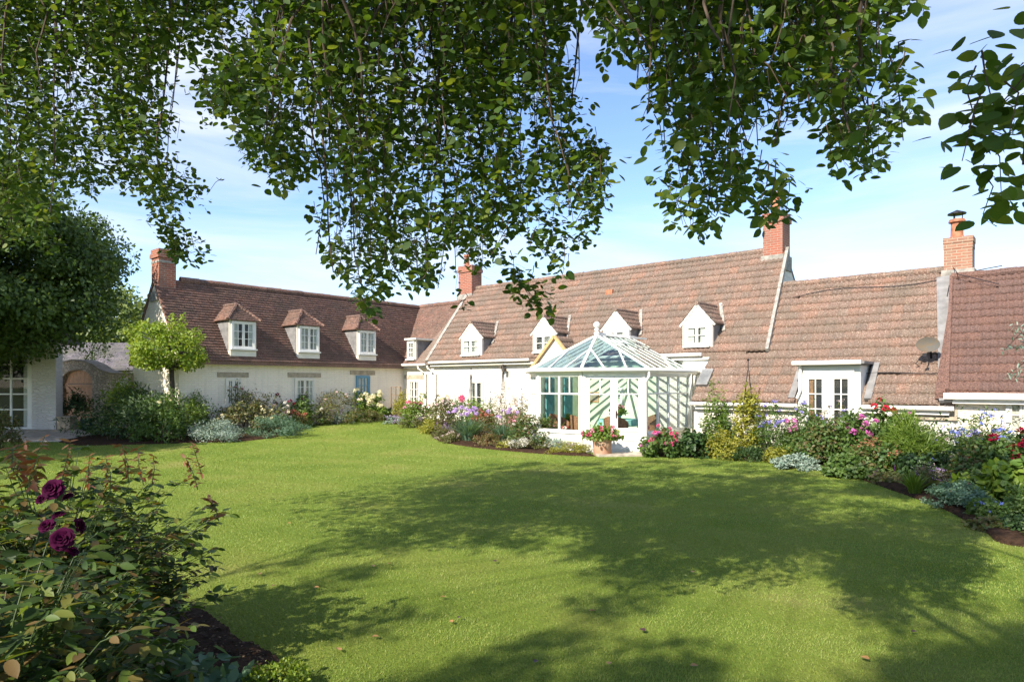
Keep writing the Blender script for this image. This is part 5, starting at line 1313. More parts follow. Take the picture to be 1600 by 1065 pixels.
plant('leafy_perennial', 'mid green leafy mass between the silver mound and the tall violet aster', 'perennial', 1250, 722, 70, 668, 'g_mid', T_OVAL, .07, 1600, 30, .32, Y=15.6)
plant('cranesbill', 'trailing cranesbill covering the lawn edge left of the bare soil', 'perennial', 1392, 764, 66, 736, 'g_olive', T_ROUND, .05, 1600, 30, .3, Y=12.4, flowers=(('spike', 'f_purple', 7, .05, .5),))
plant('shrub_rose', 'tall rose with glossy leaves and no blooms behind the lime green leaves', 'rose bush', 1528, 776, 96, 676, 'g_rose', T_OVAL, .075, 2600, 36, .3, Y=11.2)
plant('leafy_perennial', 'dark leafy mass under the crimson dahlias', 'perennial', 1566, 800, 110, 716, 'g_mid', T_OVAL, .085, 2600, 34, .3, Y=10.3)
plant('aster', 'late violet aster with small blooms above the lime green leaves', 'aster', 1448, 748, 70, 652, 'g_mid', T_LANCE, .08, 2000, 36, .28, Y=13.4, flowers=(('daisy', 'f_violet', 8, .055, .7), ('rose', 'f_palepk', 4, .05, .7)))
plant('leafy_perennial', 'dense low greenery spilling over the lawn edge beside the corner mound', 'perennial', 1545, 842, 60, 806, 'g_olive', T_OVAL, .05, 1600, 30, .3, Y=8.5)
plant('cosmos', 'ferny green plant with white daisies between the asters and the end wall', 'perennial', 1510, 748, 90, 650, 'g_fresh', T_NEEDLE, .10, 3600, 40, .3, Y=13.4, up=.4, flowers=(('tiny', 'f_white', 16, .07, .5), ('daisy', 'f_violet', 10, .055, .75)))
plant('aster', 'pale violet aster pressed against the lower french doors', 'aster', 1322, 724, 60, 630, 'g_mid', T_LANCE, .08, 2200, 36, .3, Y=15.4, flowers=(('daisy', 'f_violet', 14, .06, .6), ('daisy', 'f_lilac', 8, .06, .6)))
plant('phlox', 'magenta-pink phlox between the violet asters and the rose with bare stems', 'perennial', 1236, 720, 60, 640, 'g_mid', T_LANCE, .08, 1900, 32, .3, Y=15.9, flowers=(('panicle', 'f_orchid', 9, .075, .7),))
# silver-leaved tree at the right edge
def silver_tree():
    Y = 9.6; x = (1660 - 800) / F * Y; rng = np.random.default_rng(21)
    t = thing('silver_pear_tree', 'thin silver-leaved tree leaning in at the right edge', 'tree', (x, Y, 0))
    mb = MB(); mb.tube([(0, 0, -.05), (.03, 0, .9), (-.02, .02, 1.8), (.0, 0, 2.7)], [.05, .04, .03, .015], 7)
    Pn = []; Nn = []
    for i in range(30):
        z0 = rng.uniform(1.2, 2.6); a = rng.uniform(math.pi * .55, math.pi * 1.45); ln = rng.uniform(.35, .78)
        p0 = np.array((0, 0, z0)); p1 = p0 + np.array((math.cos(a) * ln * .6, math.sin(a) * ln * .6, .12)); p2 = p0 + np.array((math.cos(a) * ln, math.sin(a) * ln, rng.uniform(-.25, .2)))
        mb.tube([tuple(p0), tuple(p1), tuple(p2)], [.012, .008, .003], 5)
        for q in rng.uniform(.3, 1, 26):
            b = (1 - q) ** 2 * p0 + 2 * q * (1 - q) * p1 + q * q * p2; Pn.append(b + rng.normal(0, .02, 3)); Nn.append(rng.normal(0, 1, 3) + np.array((0, 0, 1)))
    mb.build('trunk', M['bark'], t)
    foliage('crown', np.array(Pn), _norm(np.array(Nn)), rng, .07, T_LANCE, M['g_silver'], t)
silver_tree()
# ------------------------------------------------------------------ buildings and walls at the far left
gh = thing('garden_room', 'white rough-stone garden building with tall glazed window at the left edge', 'building', (-16.1, 23.5, 0))
mb = MB()
mb.box(-.86, 0, 0, .35, -.2, 3.3); mb.box(-6, -.861, .18, 1.2, 2.9, 3.3); mb.box(-6, -1.10, .2, .6, -.2, .19); mb.box(-6, -1.3, 1.0, 1.2, -.2, 2.9); mb.box(-1.4, -1.2, .351, .99, -.2, 2.9)
mb.build('wall', M['white_stone_rough'], gh)
mb = MB(); mb.prism([(-.2, 3.303), (.6, 3.9), (1.4, 3.303)], 0, -6.2, .1); mb.build('roof', M['slate'], gh)
mb = MB()
mb.box(-1.10, -.862, .12, .30, .28, 2.9); mb.box(-6, -.862, .10, .34, .20, .33)
for x in (-1.72, -2.34, -2.96, -3.58): mb.box(x - .03, x + .03, .16, .22, .33, 2.9)
for z in (.95, 1.5, 2.05, 2.55): mb.box(-6, -1.1, .165, .215, z - .022, z + .022)
mb.build('window_frame', M['paint'], gh)
mb = MB(); mb.box(-6, -1.1, .185, .19, .33, 2.9); mb.build('pane', M['glass'], gh)
mb = MB(); mb.box(-5.9, -1.41, .80, .85, .2, 2.88); mb.box(-5.9, -1.41, .35, .80, .2, .24); mb.build('unlit_room_panel', M['dark'], gh)  # back and floor panels with the interior's shade put into their colour

wp0 = np.array((-19.3, 28.2)); wp1 = np.array(HW(sK - 3.75, -9.35)); wu = wp1 - wp0; WL = np.linalg.norm(wu); wrot = math.atan2(wu[1], wu[0])
gw = thing('garden_wall', 'rubble stone garden wall rising in a hump over an arched gateway', 'wall', (wp0[0], wp0[1], 0), wrot)
def wa(px):
    a = (px - 800) / F; u = wu / WL
    return (a * wp0[1] - wp0[0]) / (u[0] - a * u[1])
def wzt(py, a): return EYE - (py - HOR) / F * (wp0 + wu / WL * a)[1]
ga0, ga1 = wa(104), wa(153); gc = (ga0 + ga1) / 2; gr = (ga1 - ga0) / 2
top = [(wa(60), 574), (wa(92), 572), (wa(106), 567), (wa(122), 563.5), (wa(140), 565), (wa(155), 571), (wa(166), 579), (wa(182), 584), (WL, 585)]
tx = [a for a, _ in top]; tz = [wzt(py, a) for a, py in top]
def wtop(a): return float(np.interp(a, tx, tz))
zsp, zar = wzt(596, gc), wzt(577.5, gc)
def warch(a):
    k = (a - gc) / gr
    return zsp + (zar - zsp) * math.sqrt(max(0, 1 - k * k))
mb = MB(); xs = sorted(set(list(np.linspace(tx[0], ga0, 14)) + list(np.linspace(ga0, ga1, 19)) + list(np.linspace(ga1, WL, 22))))
for i in range(len(xs) - 1):
    a, b_ = xs[i], xs[i + 1]; m_ = (a + b_) / 2
    za, zb = (warch(a), warch(b_)) if ga0 < m_ < ga1 else (-.2, -.2)
    mb.add([(a, -.2, za), (b_, -.2, zb), (b_, .2, zb), (a, .2, za), (a, -.2, wtop(a)), (b_, -.2, wtop(b_)), (b_, .2, wtop(b_)), (a, .2, wtop(a))],
           [(0, 1, 5, 4), (1, 2, 6, 5), (2, 3, 7, 6), (3, 0, 4, 7), (4, 5, 6, 7), (3, 2, 1, 0)])
mb.build('stonework', M['rubble'], gw)
mb = MB()
for i in range(len(xs) - 1):
    a, b_ = xs[i], xs[i + 1] - .006
    mb.add([(a, -.26, wtop(a) + .003), (b_, -.26, wtop(b_) + .003), (b_, .26, wtop(b_) + .003), (a, .26, wtop(a) + .003), (a, -.24, wtop(a) + .06), (b_, -.24, wtop(b_) + .06), (b_, .24, wtop(b_) + .06), (a, .24, wtop(a) + .06)],
           [(0, 1, 5, 4), (1, 2, 6, 5), (2, 3, 7, 6), (3, 0, 4, 7), (4, 5, 6, 7), (3, 2, 1, 0)])
mb.build('coping', M['trough'], gw)
gt = thing('garden_gate', 'arched plank gate of weathered oak set in the stone wall', 'gate', (*(wp0 + wu / WL * gc), .2), wrot)
mb = MB(); nb = 8
for i in range(nb):
    a, b_ = -gr + 2 * gr * i / nb, -gr + 2 * gr * (i + 1) / nb - .012
    mb.add([(a, -.03, 0), (b_, -.03, 0), (b_, .02, 0), (a, .02, 0), (a, -.03, warch(gc + a) - .22), (b_, -.03, warch(gc + b_) - .22), (b_, .02, warch(gc + b_) - .22), (a, .02, warch(gc + a) - .22)],
           [(0, 1, 5, 4), (1, 2, 6, 5), (2, 3, 7, 6), (3, 0, 4, 7), (4, 5, 6, 7), (3, 2, 1, 0)])
mb.build('boards', M['wood'], gt)
mb = MB(); zr = wzt(601, gc) - .2; mb.box(-gr + .02, gr - .02, -.07, -.031, zr - .07, zr + .07); mb.box(-gr + .02, gr - .02, -.07, -.031, .2, .34); mb.bar((-gr + .12, -.055, zr - .05), (gr - .12, -.055, .3), .05, .14, up=(1, 0, 1)); mb.build('ledges', M['wood'], gt)
mb = MB(); mb.box(-gr + .35, gr - .03, -.085, -.071, zr + .03, zr + .055); mb.build('strap_hinge', M['metal'], gt)
ou = thing('outbuilding', 'low outbuilding with grey slate roof behind the garden wall', 'building', (-19.2, 34, 0), .15)
mb = MB(); mb.box(-9, -.3, 0, 5, -.2, 2.6); mb.build('wall', M['rubble'], ou)
tiled_roof('roof', (-9.2, -.3, 2.62), (0, -.3, 2.62), (-9.2, 2.5, 4.1), (-.5, 2.5, 4.1), 36, 14, 'plain', M['slate'], ou, seed=77, lift=.02)
mb = MB(); mb.prism([(-.3, 2.5), (-.3, 2.6), (2.5, 4.08), (5.3, 2.6), (5.3, 2.5)], 0, -9.1, -.45); mb.build('roof_base', M['slate'], ou)
mb = MB(); mb.tube([(-9.2, -.38, 2.56), (0, -.38, 2.56)], .06, 8); mb.build('gutter', M['metal'], ou)
plant('golden_shrub', 'golden yellow shrub showing above the stone garden wall', 'shrub', 203, 640, 52, 568, 'g_yellow', T_OVAL, .07, 1600, 30, .34, Y=27.6)
plant('wall_creeper', 'pale green creeper trailing over the hump of the wall', 'climber', 150, 640, 44, 560, 'g_fresh', T_OVAL, .08, 700, 20, .3, Y=27.35, bottom=.75, stems=3)
x, y, z = G(105, 672)
t = thing('stone_trough', 'square weathered stone planter standing by the white pier', 'planter', (x, y, z)); mb = MB(); mb.box(-.22, .22, -.2, .2, 0, .44); mb.box(-.26, .26, -.24, .24, .441, .50); mb.build('planter_body', M['trough'], t, bevel=.012)
plant('trough_fern', 'dark ferny plant growing above the stone planter', 'plant', 116, 672, 52, 622, 'g_dark', T_LANCE, .12, 1300, 26, .34, Y=24.6, bottom=.35)
t = thing('glazed_pot', 'dark blue-green pot right of the stone planter', 'pot', (x + .55, y + .2, z)); mb = MB(); mb.lathe([(.13, 0), (.18, .2), (.19, .38), (.21, .40), (.17, .4), (.05, .36)], 16); mb.build('pot_body', M['glaze'], t, smooth=True)
plant('evergreen_shrub', 'dark shrub below the glazed window at the left edge', 'shrub', 0, 690, 60, 630, 'g_olive', T_OVAL, .07, 1600, 28, .3, Y=18.5)

# ------------------------------------------------------------------ trees behind
def broad_tree(name, label, x, y, w, h, zlow, leaf, n, ls, seed, trunk_r=.2, nc=90, cr=.26, group=None, tm=T_OVAL, droop=.3):
    rng = np.random.default_rng(seed); z = float(gz(y))
    t = thing(name, label, 'tree', (x, y, z), 0, group)
    c = rdir(rng, nc) * rng.uniform(.3, 1, (nc, 1)) ** .45
    zc = (zlow + h) / 2; R = np.array((w / 2, w / 2, (h - zlow) / 2)) * (1 - cr * .5)
    c = c * R * (1 + .20 * snoise(c[:, 0], c[:, 1] + 2 * c[:, 2], 2.2, seed))[:, None]
    k = rng.integers(0, nc, n); v = rdir(rng, n); sz = .45 + 1.1 * rng.random((nc, 1))
    Pn = c[k] + v * rng.uniform(.1, 1, (n, 1)) ** .55 * cr * R.mean() * sz[k] * np.array((1.15, 1.15, .8)) + np.array((0, 0, zc))
    Nn = _norm(v + _norm(Pn - np.array((0, 0, zc))) * .7 + np.array((0, 0, .3)))
    foliage('crown', Pn, Nn, rng, ls, tm, M[leaf], t, droop=droop)
    mb = MB(); mb.tube([(0, 0, -.1), (.05, .03, zlow * .6 + .3), (-.04, .02, zc), (0, 0, h * .8)], [trunk_r * 1.25, trunk_r, trunk_r * .6, trunk_r * .15], 10)
    for i in range(16):
        q = c[i] + np.array((0, 0, zc)); b0 = Vector((0, 0, zlow + (zc - zlow) * (i / 16))); mb.tube([b0, Vector(q) * .5 + b0 * .5 + Vector((0, 0, .2)), tuple(q)], [trunk_r * .4, trunk_r * .25, .015], 6)
    mb.build('trunk', M['bark'], t)
    return t
fm('g_tree', (.045, .085, .017), (.065, .11, .022), (.09, .14, .03), trans=.32)
fm('g_far', (.10, .15, .035), (.14, .19, .045), (.18, .22, .06), trans=.3)
broad_tree('dark_tree', 'big dark broadleaf tree overhanging the left side of the lawn', -18.5, 21.2, 11.0, 9.4, 2.0, 'g_tree', 170000, .135, 41, .28, 230, .22, tm=T_OVAL, droop=.5)
broad_tree('dark_tree', 'dark broadleaf tree standing off to the left whose shade falls on the lawn', -18.5, 11.5, 7.0, 9.0, 2.4, 'g_tree', 30000, .2, 44, .25, 100, .3)
broad_tree('background_tree', 'pale green tree beyond the outbuilding, close to the gable end', -26, 46, 8, 8.4, 2.0, 'g_far', 9000, .28, 42, group='trees beyond the garden wall')
broad_tree('background_tree', 'pale green tree further left beyond the outbuilding, behind the dark tree', -33, 48, 9, 9.5, 2.0, 'g_far', 8000, .30, 43, group='trees beyond the garden wall')

# ------------------------------------------------------------------ pear trees overhead
fm('g_pear', (.04, .08, .016), (.055, .105, .022), (.075, .13, .026), (.06, .11, .02), (.13, .17, .035), trans=.45, rough=.58)
fm('g_pear_crown', (.05, .09, .018), (.07, .12, .024), trans=.1)
PL = [(-150, -250), (372, -250), (372, 0), (345, 85), (278, 112), (262, 180), (300, 205), (268, 225), (296, 262), (353, 316), (296, 338), (270, 352), (230, 345), (205, 330), (175, 300), (160, 318), (140, 330), (110, 310), (95, 400), (70, 415), (40, 390), (0, 425), (-150, 430)]
PL2 = [(258, 345), (285, 378), (326, 395), (322, 420), (262, 402), (246, 372)]
PM = [(375, -250), (905, -250), (893, 20), (905, 60), (880, 90), (925, 170), (930, 200), (905, 225), (960, 240), (972, 300), (950, 330), (935, 385), (905, 420), (880, 445), (850, 430), (820, 400), (790, 400), (770, 445), (745, 440), (725, 485), (700, 500), (690, 455), (660, 500), (640, 470), (610, 455), (600, 520), (580, 525), (550, 510), (545, 470), (500, 430), (480, 400), (475, 370), (500, 300), (470, 300), (440, 340), (425, 335), (420, 300), (365, 255), (360, 210), (320, 210), (305, 150), (285, 150), (290, 112), (330, 108), (395, 40)]
PM2 = [(795, 415), (832, 458), (872, 488), (868, 505), (820, 485), (796, 452)]
PR = [(905, -250), (1475, -250), (1452, 25), (1400, 40), (1380, 90), (1418, 85), (1420, 120), (1450, 170), (1430, 220), (1395, 285), (1340, 285), (1270, 275), (1280, 230), (1265, 200), (1240, 225), (1200, 250), (1225, 300), (1262, 345), (1245, 370), (1200, 370), (1170, 345), (1145, 345), (1120, 385), (1095, 395), (1040, 375), (1028, 330), (1030, 280), (1015, 225), (1000, 190), (985, 130), (960, 110), (930, 138), (922, 90)]
def spray(rng, poly, N, ylo, yhi, pts, dirs, nrms, mbw, lmin=.10, lmax=.32, leaf_step=.075, dens=None):
    Q = np.array(poly, float); lo, hi = Q.min(0), Q.max(0); lo[1] = max(lo[1], -230)
    got = 0
    while got < N:
        c = np.column_stack([rng.uniform(lo[0], hi[0], 4000), rng.uniform(lo[1], hi[1], 4000)])
        ok = inpoly(c, poly)
        for dx, dy in ((18, 0), (-18, 0), (0, 22), (14, 14), (-14, 14)): ok &= inpoly(c + np.array((dx, dy)), poly)
        ok = inpoly(c, poly) & (ok | (rng.random(len(c)) < (.16 if N > 100 else 1)))
        c = c[ok]
        if dens is not None: c = c[rng.random(len(c)) < dens(c)]
        for px, py in c[:N - got]:
            Y = rng.uniform(ylo, yhi)
            tip = np.array(P(px, py, Y)); ln = rng.uniform(lmin, lmax)
            up = _norm(np.array([[rng.normal(0, .34), rng.normal(0, .40), 1.0]]))[0]
            st = tip + up * ln
            bend = rng.normal(0, .02, 3); mid = (tip + st) / 2 + bend
            k = max(3, int(ln / leaf_step))
            for i in range(k):
                q = i / k; b = (1 - q) ** 2 * tip + 2 * q * (1 - q) * mid + q * q * st
                a0_ = rng.uniform(0, 6.28); m_ = int(rng.integers(1, 4)); spur = np.array((math.cos(a0_), math.sin(a0_), rng.uniform(-.3, .3))) * rng.uniform(.0, .03)
                for j in range(m_):
                    a = a0_ + j * 6.28 / m_ + rng.normal(0, .5); d = np.array((math.cos(a), math.sin(a), rng.uniform(-1.3, .45)))
                    pts.append(b + spur + d * .018); dirs.append(d); nrms.append(np.array((rng.normal(0, .5), rng.normal(-.25, .5), 1)))
            if rng.random() < .4: mbw.tube([tuple(mid * .6 + st * .4), tuple(mid), tuple(tip)], [.0028, .0022, .0014], 4)
        got += min(len(c), N - got)
def hang(rng, poly, N, ylo, yhi, mbw, r0=.009):
    """drooping bare stems from above the picture down into the leaves"""
    Q = np.array(poly, float); lo, hi = Q.min(0), Q.max(0); n = 0; tr_ = 0
    while n < N and tr_ < 30000:
        tr_ += 1
        px, py = rng.uniform(lo[0], hi[0]), rng.uniform(30, hi[1] - 15)
        px0 = px + rng.normal(0, 40)
        if not inpoly(np.array([[px * (1 - q) + px0 * q, py * (1 - q) - 160 * q] for q in (0, .25, .5, .75)] + [[px - 12, py], [px + 12, py]]), poly).all(): continue
        Y = rng.uniform(ylo, yhi); end = np.array(P(px, py, Y)); top_ = np.array(P(px0, -160, Y + rng.normal(0, .2)))
        k = 9; pp = []
        w = np.cumsum(rng.normal(0, .03, (k, 3)), 0); w -= np.linspace(0, 1, k)[:, None] * w[-1]; w[0] = 0
        for i in range(k):
            t = i / (k - 1); pp.append(tuple(top_ * (1 - t) + end * t + w[i]))
        r = r0 * rng.uniform(.5, 1.6); mbw.tube(pp, [r * (1 - .75 * i / (k - 1)) for i in range(k)], 5); n += 1
dn = lambda c: np.clip(1.0 - .45 * np.clip((c[:, 1] - 120) / 320, 0, 1), .3, 1) * np.clip(.75 + .9 * snoise(c[:, 0], c[:, 1], .022, 8) + .5 * np.clip((140 - c[:, 1]) / 200, 0, 1), .12, 1)

# shade wanted on the lawn, as the crown above throws it (outlines on the ground)
SHADE = [[(735, 728), (830, 718), (1000, 716), (1150, 722), (1300, 742), (1420, 775), (1500, 805), (1620, 850), (1750, 900), (1750, 1120), (1320, 1120), (1300, 1000), (1345, 930), (1250, 870), (1180, 860), (1070, 880), (1065, 930), (1000, 940), (960, 960), (900, 960), (900, 900), (860, 870), (760, 850), (650, 870), (600, 860), (560, 900), (430, 910), (395, 890), (350, 890), (330, 865), (470, 850), (600, 830), (650, 800), (640, 780), (690, 760)],
         [(395, 905), (560, 905), (640, 950), (650, 985), (560, 1020), (450, 1040), (420, 1000), (380, 960)],
         [(690, 1120), (700, 1060), (800, 1010), (870, 1000), (1000, 985), (1075, 1000), (1330, 1005), (1330, 1120)]]
SHADE_W = [[G(*p)[:2] for p in poly] for poly in SHADE] + [[(4.8, 12.5), (9, 12.0), (11, 8), (6.2, 6.8)], [(-4.5, 3.2), (-1.3, 3.2), (-2.0, 4.6), (-4.5, 5.2)]]
def crown_from_shade(rng, polys, N, pts, dirs, nrms, hlo=6.4, hhi=9.6, rad=.30, per=46):
    sv = np.array(sdir) / sdir.z; n = 0; tries = 0
    A = np.concatenate([np.array(p) for p in polys]); lo, hi = A.min(0), A.max(0)
    cl = []
    while n < N and tries < 400000:
        tries += 1
        g = np.array((rng.uniform(lo[0], hi[0]), rng.uniform(lo[1], hi[1])))
        if not any(inpoly(g[None], p)[0] for p in polys): continue
        if snoise(g[:1], g[1:], 1.6, 5)[0] > .25 or snoise(g[:1], g[1:], 3.6, 6)[0] > .02: continue
        if 4.2 < g[0] < 9 and 6.5 < g[1] < 11 and rng.random() < .6: continue
        hh = rng.uniform(hlo, hhi); c = np.array((g[0], g[1], 0)) + sv * hh
        if c[1] > .3:
            py = HOR - (c[2] - .5 - EYE) / c[1] * F
            if py > -25 and abs(c[0] / c[1]) < .85: continue
        cl.append(c); n += 1
    for c in cl:
        v = rdir(rng, per) * rng.uniform(.1, 1, (per, 1)) ** .5 * rad
        pts += list(c + v); dirs += list(rdir(rng, per) + np.array((0, 0, -.4))); nrms += list(rdir(rng, per) * .6 + np.array((0, 0, 1)))
    return cl
def build_tree(label, root, limbs, vis, crown, seed, group=None):
    rng = np.random.default_rng(seed)
    t = thing('pear_tree', label, 'tree', (root[0], root[1], 0), 0, group)
    off = np.array((root[0], root[1], 0.0))
    wood = MB(xf=lambda x, y, z: (x - off[0], y - off[1], z)); pts = []; dirs = []; nrms = []
    for poly, N, ylo, yhi, nh in vis:
        spray(rng, poly, N, ylo, yhi, pts, dirs, nrms, wood, dens=dn)
        if nh: hang(rng, poly, nh, ylo, yhi, wood)
    Pn = np.array(pts) - off; n = len(Pn)
    V, Fc = leaf_arrays(Pn, np.array(dirs), np.array(nrms), .053 * (.35 + .95 * rng.beta(3, 2, n)), T_PEAR)
    link('foliage', npmesh('foliage', V, Fc), M['g_pear'], t)
    cl = []
    if crown:
        pts = []; dirs = []; nrms = []
        for polys, cn in crown: cl += crown_from_shade(rng, polys, cn, pts, dirs, nrms)
        Pn = np.array(pts) - off; n = len(Pn)
        V, Fc = leaf_arrays(Pn, np.array(dirs), np.array(nrms), .11 * rng.uniform(.7, 1.2, n), T_OVAL)
        link('crown', npmesh('crown', V, Fc), M['g_pear_crown'], t)
    for pts_, r in limbs: wood.tube(pts_, r, 9)
    for c in cl[::6]:
        e = min((Vector(p[-1]) for p, _ in limbs), key=lambda q: (q - Vector(c)).length)
        wood.tube([tuple(e), tuple((np.array(e) + c) / 2 + np.array((0, 0, .25))), tuple(c)], [.012, .008, .003], 5)
    wood.build('branches', M['twig'], t)
    return t
x0, y0 = .4, -2.4
limbs = [([(x0, y0, -.1), (x0, y0, 1.2), (x0 - .05, y0 + .1, 2.6), (x0 - .1, y0 + .3, 4.2), (x0 - .4, y0 + .8, 6.2), (x0 - .6, y0 + 1.4, 7.6)], [.27, .21, .18, .13, .07, .03]),
         ([(x0, y0 + .1, 2.7), (-.2, -.6, 4.4), (-.8, 2.0, 5.3), (-1.1, 4.6, 5.2)], [.09, .045, .025, .012]),
         ([(x0, y0 + .1, 2.9), (.9, -.4, 4.5), (1.4, 1.8, 5.1), (1.5, 3.4, 4.9)], [.09, .045, .025, .012]),
         ([(x0, y0, 3.2), (-.6, -1.6, 5.2), (-1.6, -.8, 6.8), (-2.4, .4, 7.6)], [.09, .045, .025, .01]),
         ([(1.0, -.4, 4.5), (1.5, .6, 3.9), (1.5, 1.5, 3.05), (1.42, 1.80, 2.75), (1.40, 1.82, 2.45)], [.04, .03, .02, .013, .005])]
PNR = [(1585, 95), (1620, 95), (1640, 360), (1580, 350), (1560, 345), (1515, 345), (1500, 335), (1555, 315), (1590, 290), (1520, 275), (1475, 262), (1480, 235), (1500, 215), (1495, 165), (1530, 150), (1570, 170)]
build_tree('pear tree with drooping leafy branches hanging across the middle and right', (x0, y0), limbs,
           [(PM, 6000, 3.4, 6.4, 120), (PM2, 30, 4.0, 4.4, 0), ([(290, -60), (420, -60), (400, 40), (350, 88), (285, 112)], 99, 4.2, 5.4, 0), ([(880, -60), (975, -60), (950, 35), (900, 45)], 50, 3.2, 4.2, 0), (PR, 2500, 2.6, 4.6, 70), (PNR, 40, 1.70, 2.05, 0), ([(1518, 108), (1566, 108), (1566, 132), (1518, 132)], 1, 1.75, 1.8, 0)],
           [(SHADE_W, 430), ([[(4.6, 13.2), (8.5, 13.4), (11.5, 9), (7.0, 6.8), (5.6, 9.5)]], 190), ([[(2.2, 4.0), (4.6, 5.6), (6.5, 6.6), (4.5, 3.6)], [(-.8, 4.0), (1.0, 4.7), (2.2, 4.0)]], 130)], 51)
x1, y1 = -7.4, -2.6
limbs = [([(x1, y1, -.1), (x1 + .05, y1, 1.3), (x1 + .1, y1 + .1, 2.6), (x1 + .2, y1 + .2, 3.6), (x1 + .3, y1 + .3, 4.2)], [.24, .19, .15, .07, .02]),
         ([(x1 + .2, y1 + .2, 2.6), (x1 + 1.6, y1 + 3.8, 4.9), (x1 + 3.0, y1 + 6.4, 5.8), (x1 + 4.4, y1 + 8.0, 5.6)], [.06, .016, .011, .005]),
         ([(x1 + .3, y1 + .3, 3.0), (x1 + .8, y1 + 4.4, 5.0), (x1 + 1.8, y1 + 7.2, 6.0), (x1 + 2.6, y1 + 8.8, 5.8)], [.06, .016, .011, .005])]
build_tree('pear tree with drooping leafy branches filling the upper left corner', (x1, y1), limbs, [(PL, 6200, 4.4, 7.4, 60), (PL2, 46, 5.0, 5.4, 0)], None, 52)

# ------------------------------------------------------------------ near bed: roses and low plants at the lower left
T_ROSE = (T_PEAR[0] * np.array((1, .66, 1.6)), T_PEAR[1])
fm('g_rosenear', (.025, .05, .010), (.038, .075, .014), (.065, .115, .02), (.12, .16, .025), (.13, .085, .03), trans=.36, rough=.55)
fm('g_redshoot', (.20, .06, .03), (.16, .09, .03), (.24, .10, .06), (.12, .11, .03), trans=.35)
def near_rose(label, x, y, w, h, n, seed, shoots, blooms):
    rng = np.random.default_rng(seed); t = thing('rose_bush', label, 'rose bush', (x, y, .02))
    mb = MB(); Pn = []; D = []; Nn = []; RP = []; RD = []; RN = []
    nst = n // 55; R = w / 2
    for i in range(nst):
        a = rng.uniform(0, 6.28); r = R * rng.uniform(.1, 1) ** .6; hz = h * (1.0 - .30 * (r / R) ** 2) * rng.uniform(.3, 1.0)
        b = np.array((rng.normal(0, .10), rng.normal(0, .10), 0)); tip = np.array((r * math.cos(a), r * math.sin(a), hz)); midp = np.array((tip[0] * .55, tip[1] * .55, hz * .72))
        mb.tube([tuple(b), tuple(midp), tuple(tip)], [.006, .0035, .002], 5)
        for q in np.linspace(.16, 1.0, 11):
            c = (1 - q) ** 2 * b + 2 * q * (1 - q) * midp + q * q * tip
            aa = rng.uniform(0, 6.28); ax = np.array((math.cos(aa), math.sin(aa), rng.uniform(-.25, .45))); ax /= np.linalg.norm(ax)
            L_ = rng.uniform(.07, .11); side = np.cross(ax, (0, 0, 1)); side /= np.linalg.norm(side)
            mb.tube([tuple(c), tuple(c + ax * L_)], [.002, .0015], 3)
            for f_, sd in ((1.0, 0), (.7, 1), (.7, -1), (.35, 1), (.35, -1)):
                Pn.append(c + ax * L_ * f_); D.append(ax * (1 if sd == 0 else .45) + side * sd + np.array((0, 0, -.25 + rng.normal(0, .2)))); Nn.append(np.array((0, 0, 1)) + rng.normal(0, .4, 3))
    for (px, py, Y, ln) in shoots:
        e = np.array(P(px, py, Y)) - np.array((x, y, .02)); s = e - np.array((rng.normal(0, .04), rng.normal(0, .04), ln))
        mb.tube([tuple(s), tuple((s + e) / 2 + rng.normal(0, .01, 3)), tuple(e)], [.004, .003, .002], 4)
        for q in np.linspace(.15, 1.0, 13):
            c = s * (1 - q) + e * q; aa = rng.uniform(0, 6.28)
            for k in range(2):
                RP.append(c); RD.append(np.array((math.cos(aa + k * 2.6), math.sin(aa + k * 2.6), rng.uniform(-.9, .5)))); RN.append(np.array((0, 0, 1)) + rng.normal(0, .5, 3))
    V, Fc = leaf_arrays(np.array(Pn), np.array(D), np.array(Nn), .070 * rng.uniform(.65, 1.25, len(Pn)), T_ROSE); link('foliage', npmesh('foliage', V, Fc), M['g_rosenear'], t)
    if RP:
        TSH = (T_ROSE[0] * np.array((1, .7, 1)), T_ROSE[1]); [link('shoot', npmesh('shoot', *leaf_arrays(np.array(RP[26 * q:26 * q + 26]), np.array(RD[26 * q:26 * q + 26]), np.array(RN[26 * q:26 * q + 26]), .055 * rng.uniform(.6, 1.2, 26), TSH)), M['g_redshoot'], t) for q in range(len(RP) // 26)]
    mb.build('stem', M['greenstem'], t)
    for (px, py, Y, s) in blooms:
        ms = flower_mesh('rose', 'f_magenta'); o = bpy.data.objects.new('flower', ms[int(px) % 3]); COL.objects.link(o); o.parent = t
        o.location = P(px, py, Y) - Vector((x, y, .02)); o.scale = (s, s, s); o.rotation_euler = (rng.uniform(.35, 1.35), rng.normal(0, .5), rng.normal(.3, .8))
    return t
near_rose('tall rose bush with coppery new shoots at the lower left', -2.85, 4.15, 1.95, 1.45, 15000, 61,
          [(190, 694, 3.7, .22), (215, 700, 4.0, .22), (165, 715, 3.9, .2), (300, 692, 4.3, .24), (290, 715, 4.2, .2), (240, 712, 4.4, .2), (110, 690, 4.1, .24), (140, 712, 3.8, .2), (325, 775, 4.1, .16), (70, 682, 4.2, .24), (40, 690, 4.0, .22)], [])
near_rose('near rose bush bearing deep magenta blooms at the left edge', -1.95, 2.42, 1.25, 1.36, 10000, 62, [(60, 712, 2.3, .12), (20, 700, 2.4, .12)], [(84, 764, 2.0, .033), (108, 778, 2.05, .024), (92, 806, 2.10, .022), (98, 842, 1.96, .035), (74, 822, 2.06, .025), (122, 822, 2.03, .027), (66, 780, 2.07, .020), (112, 862, 2.0, .021)])
near_rose('low rose bush filling the bottom left corner', -2.3, 3.2, 1.35, .95, 9000, 63, [], [])
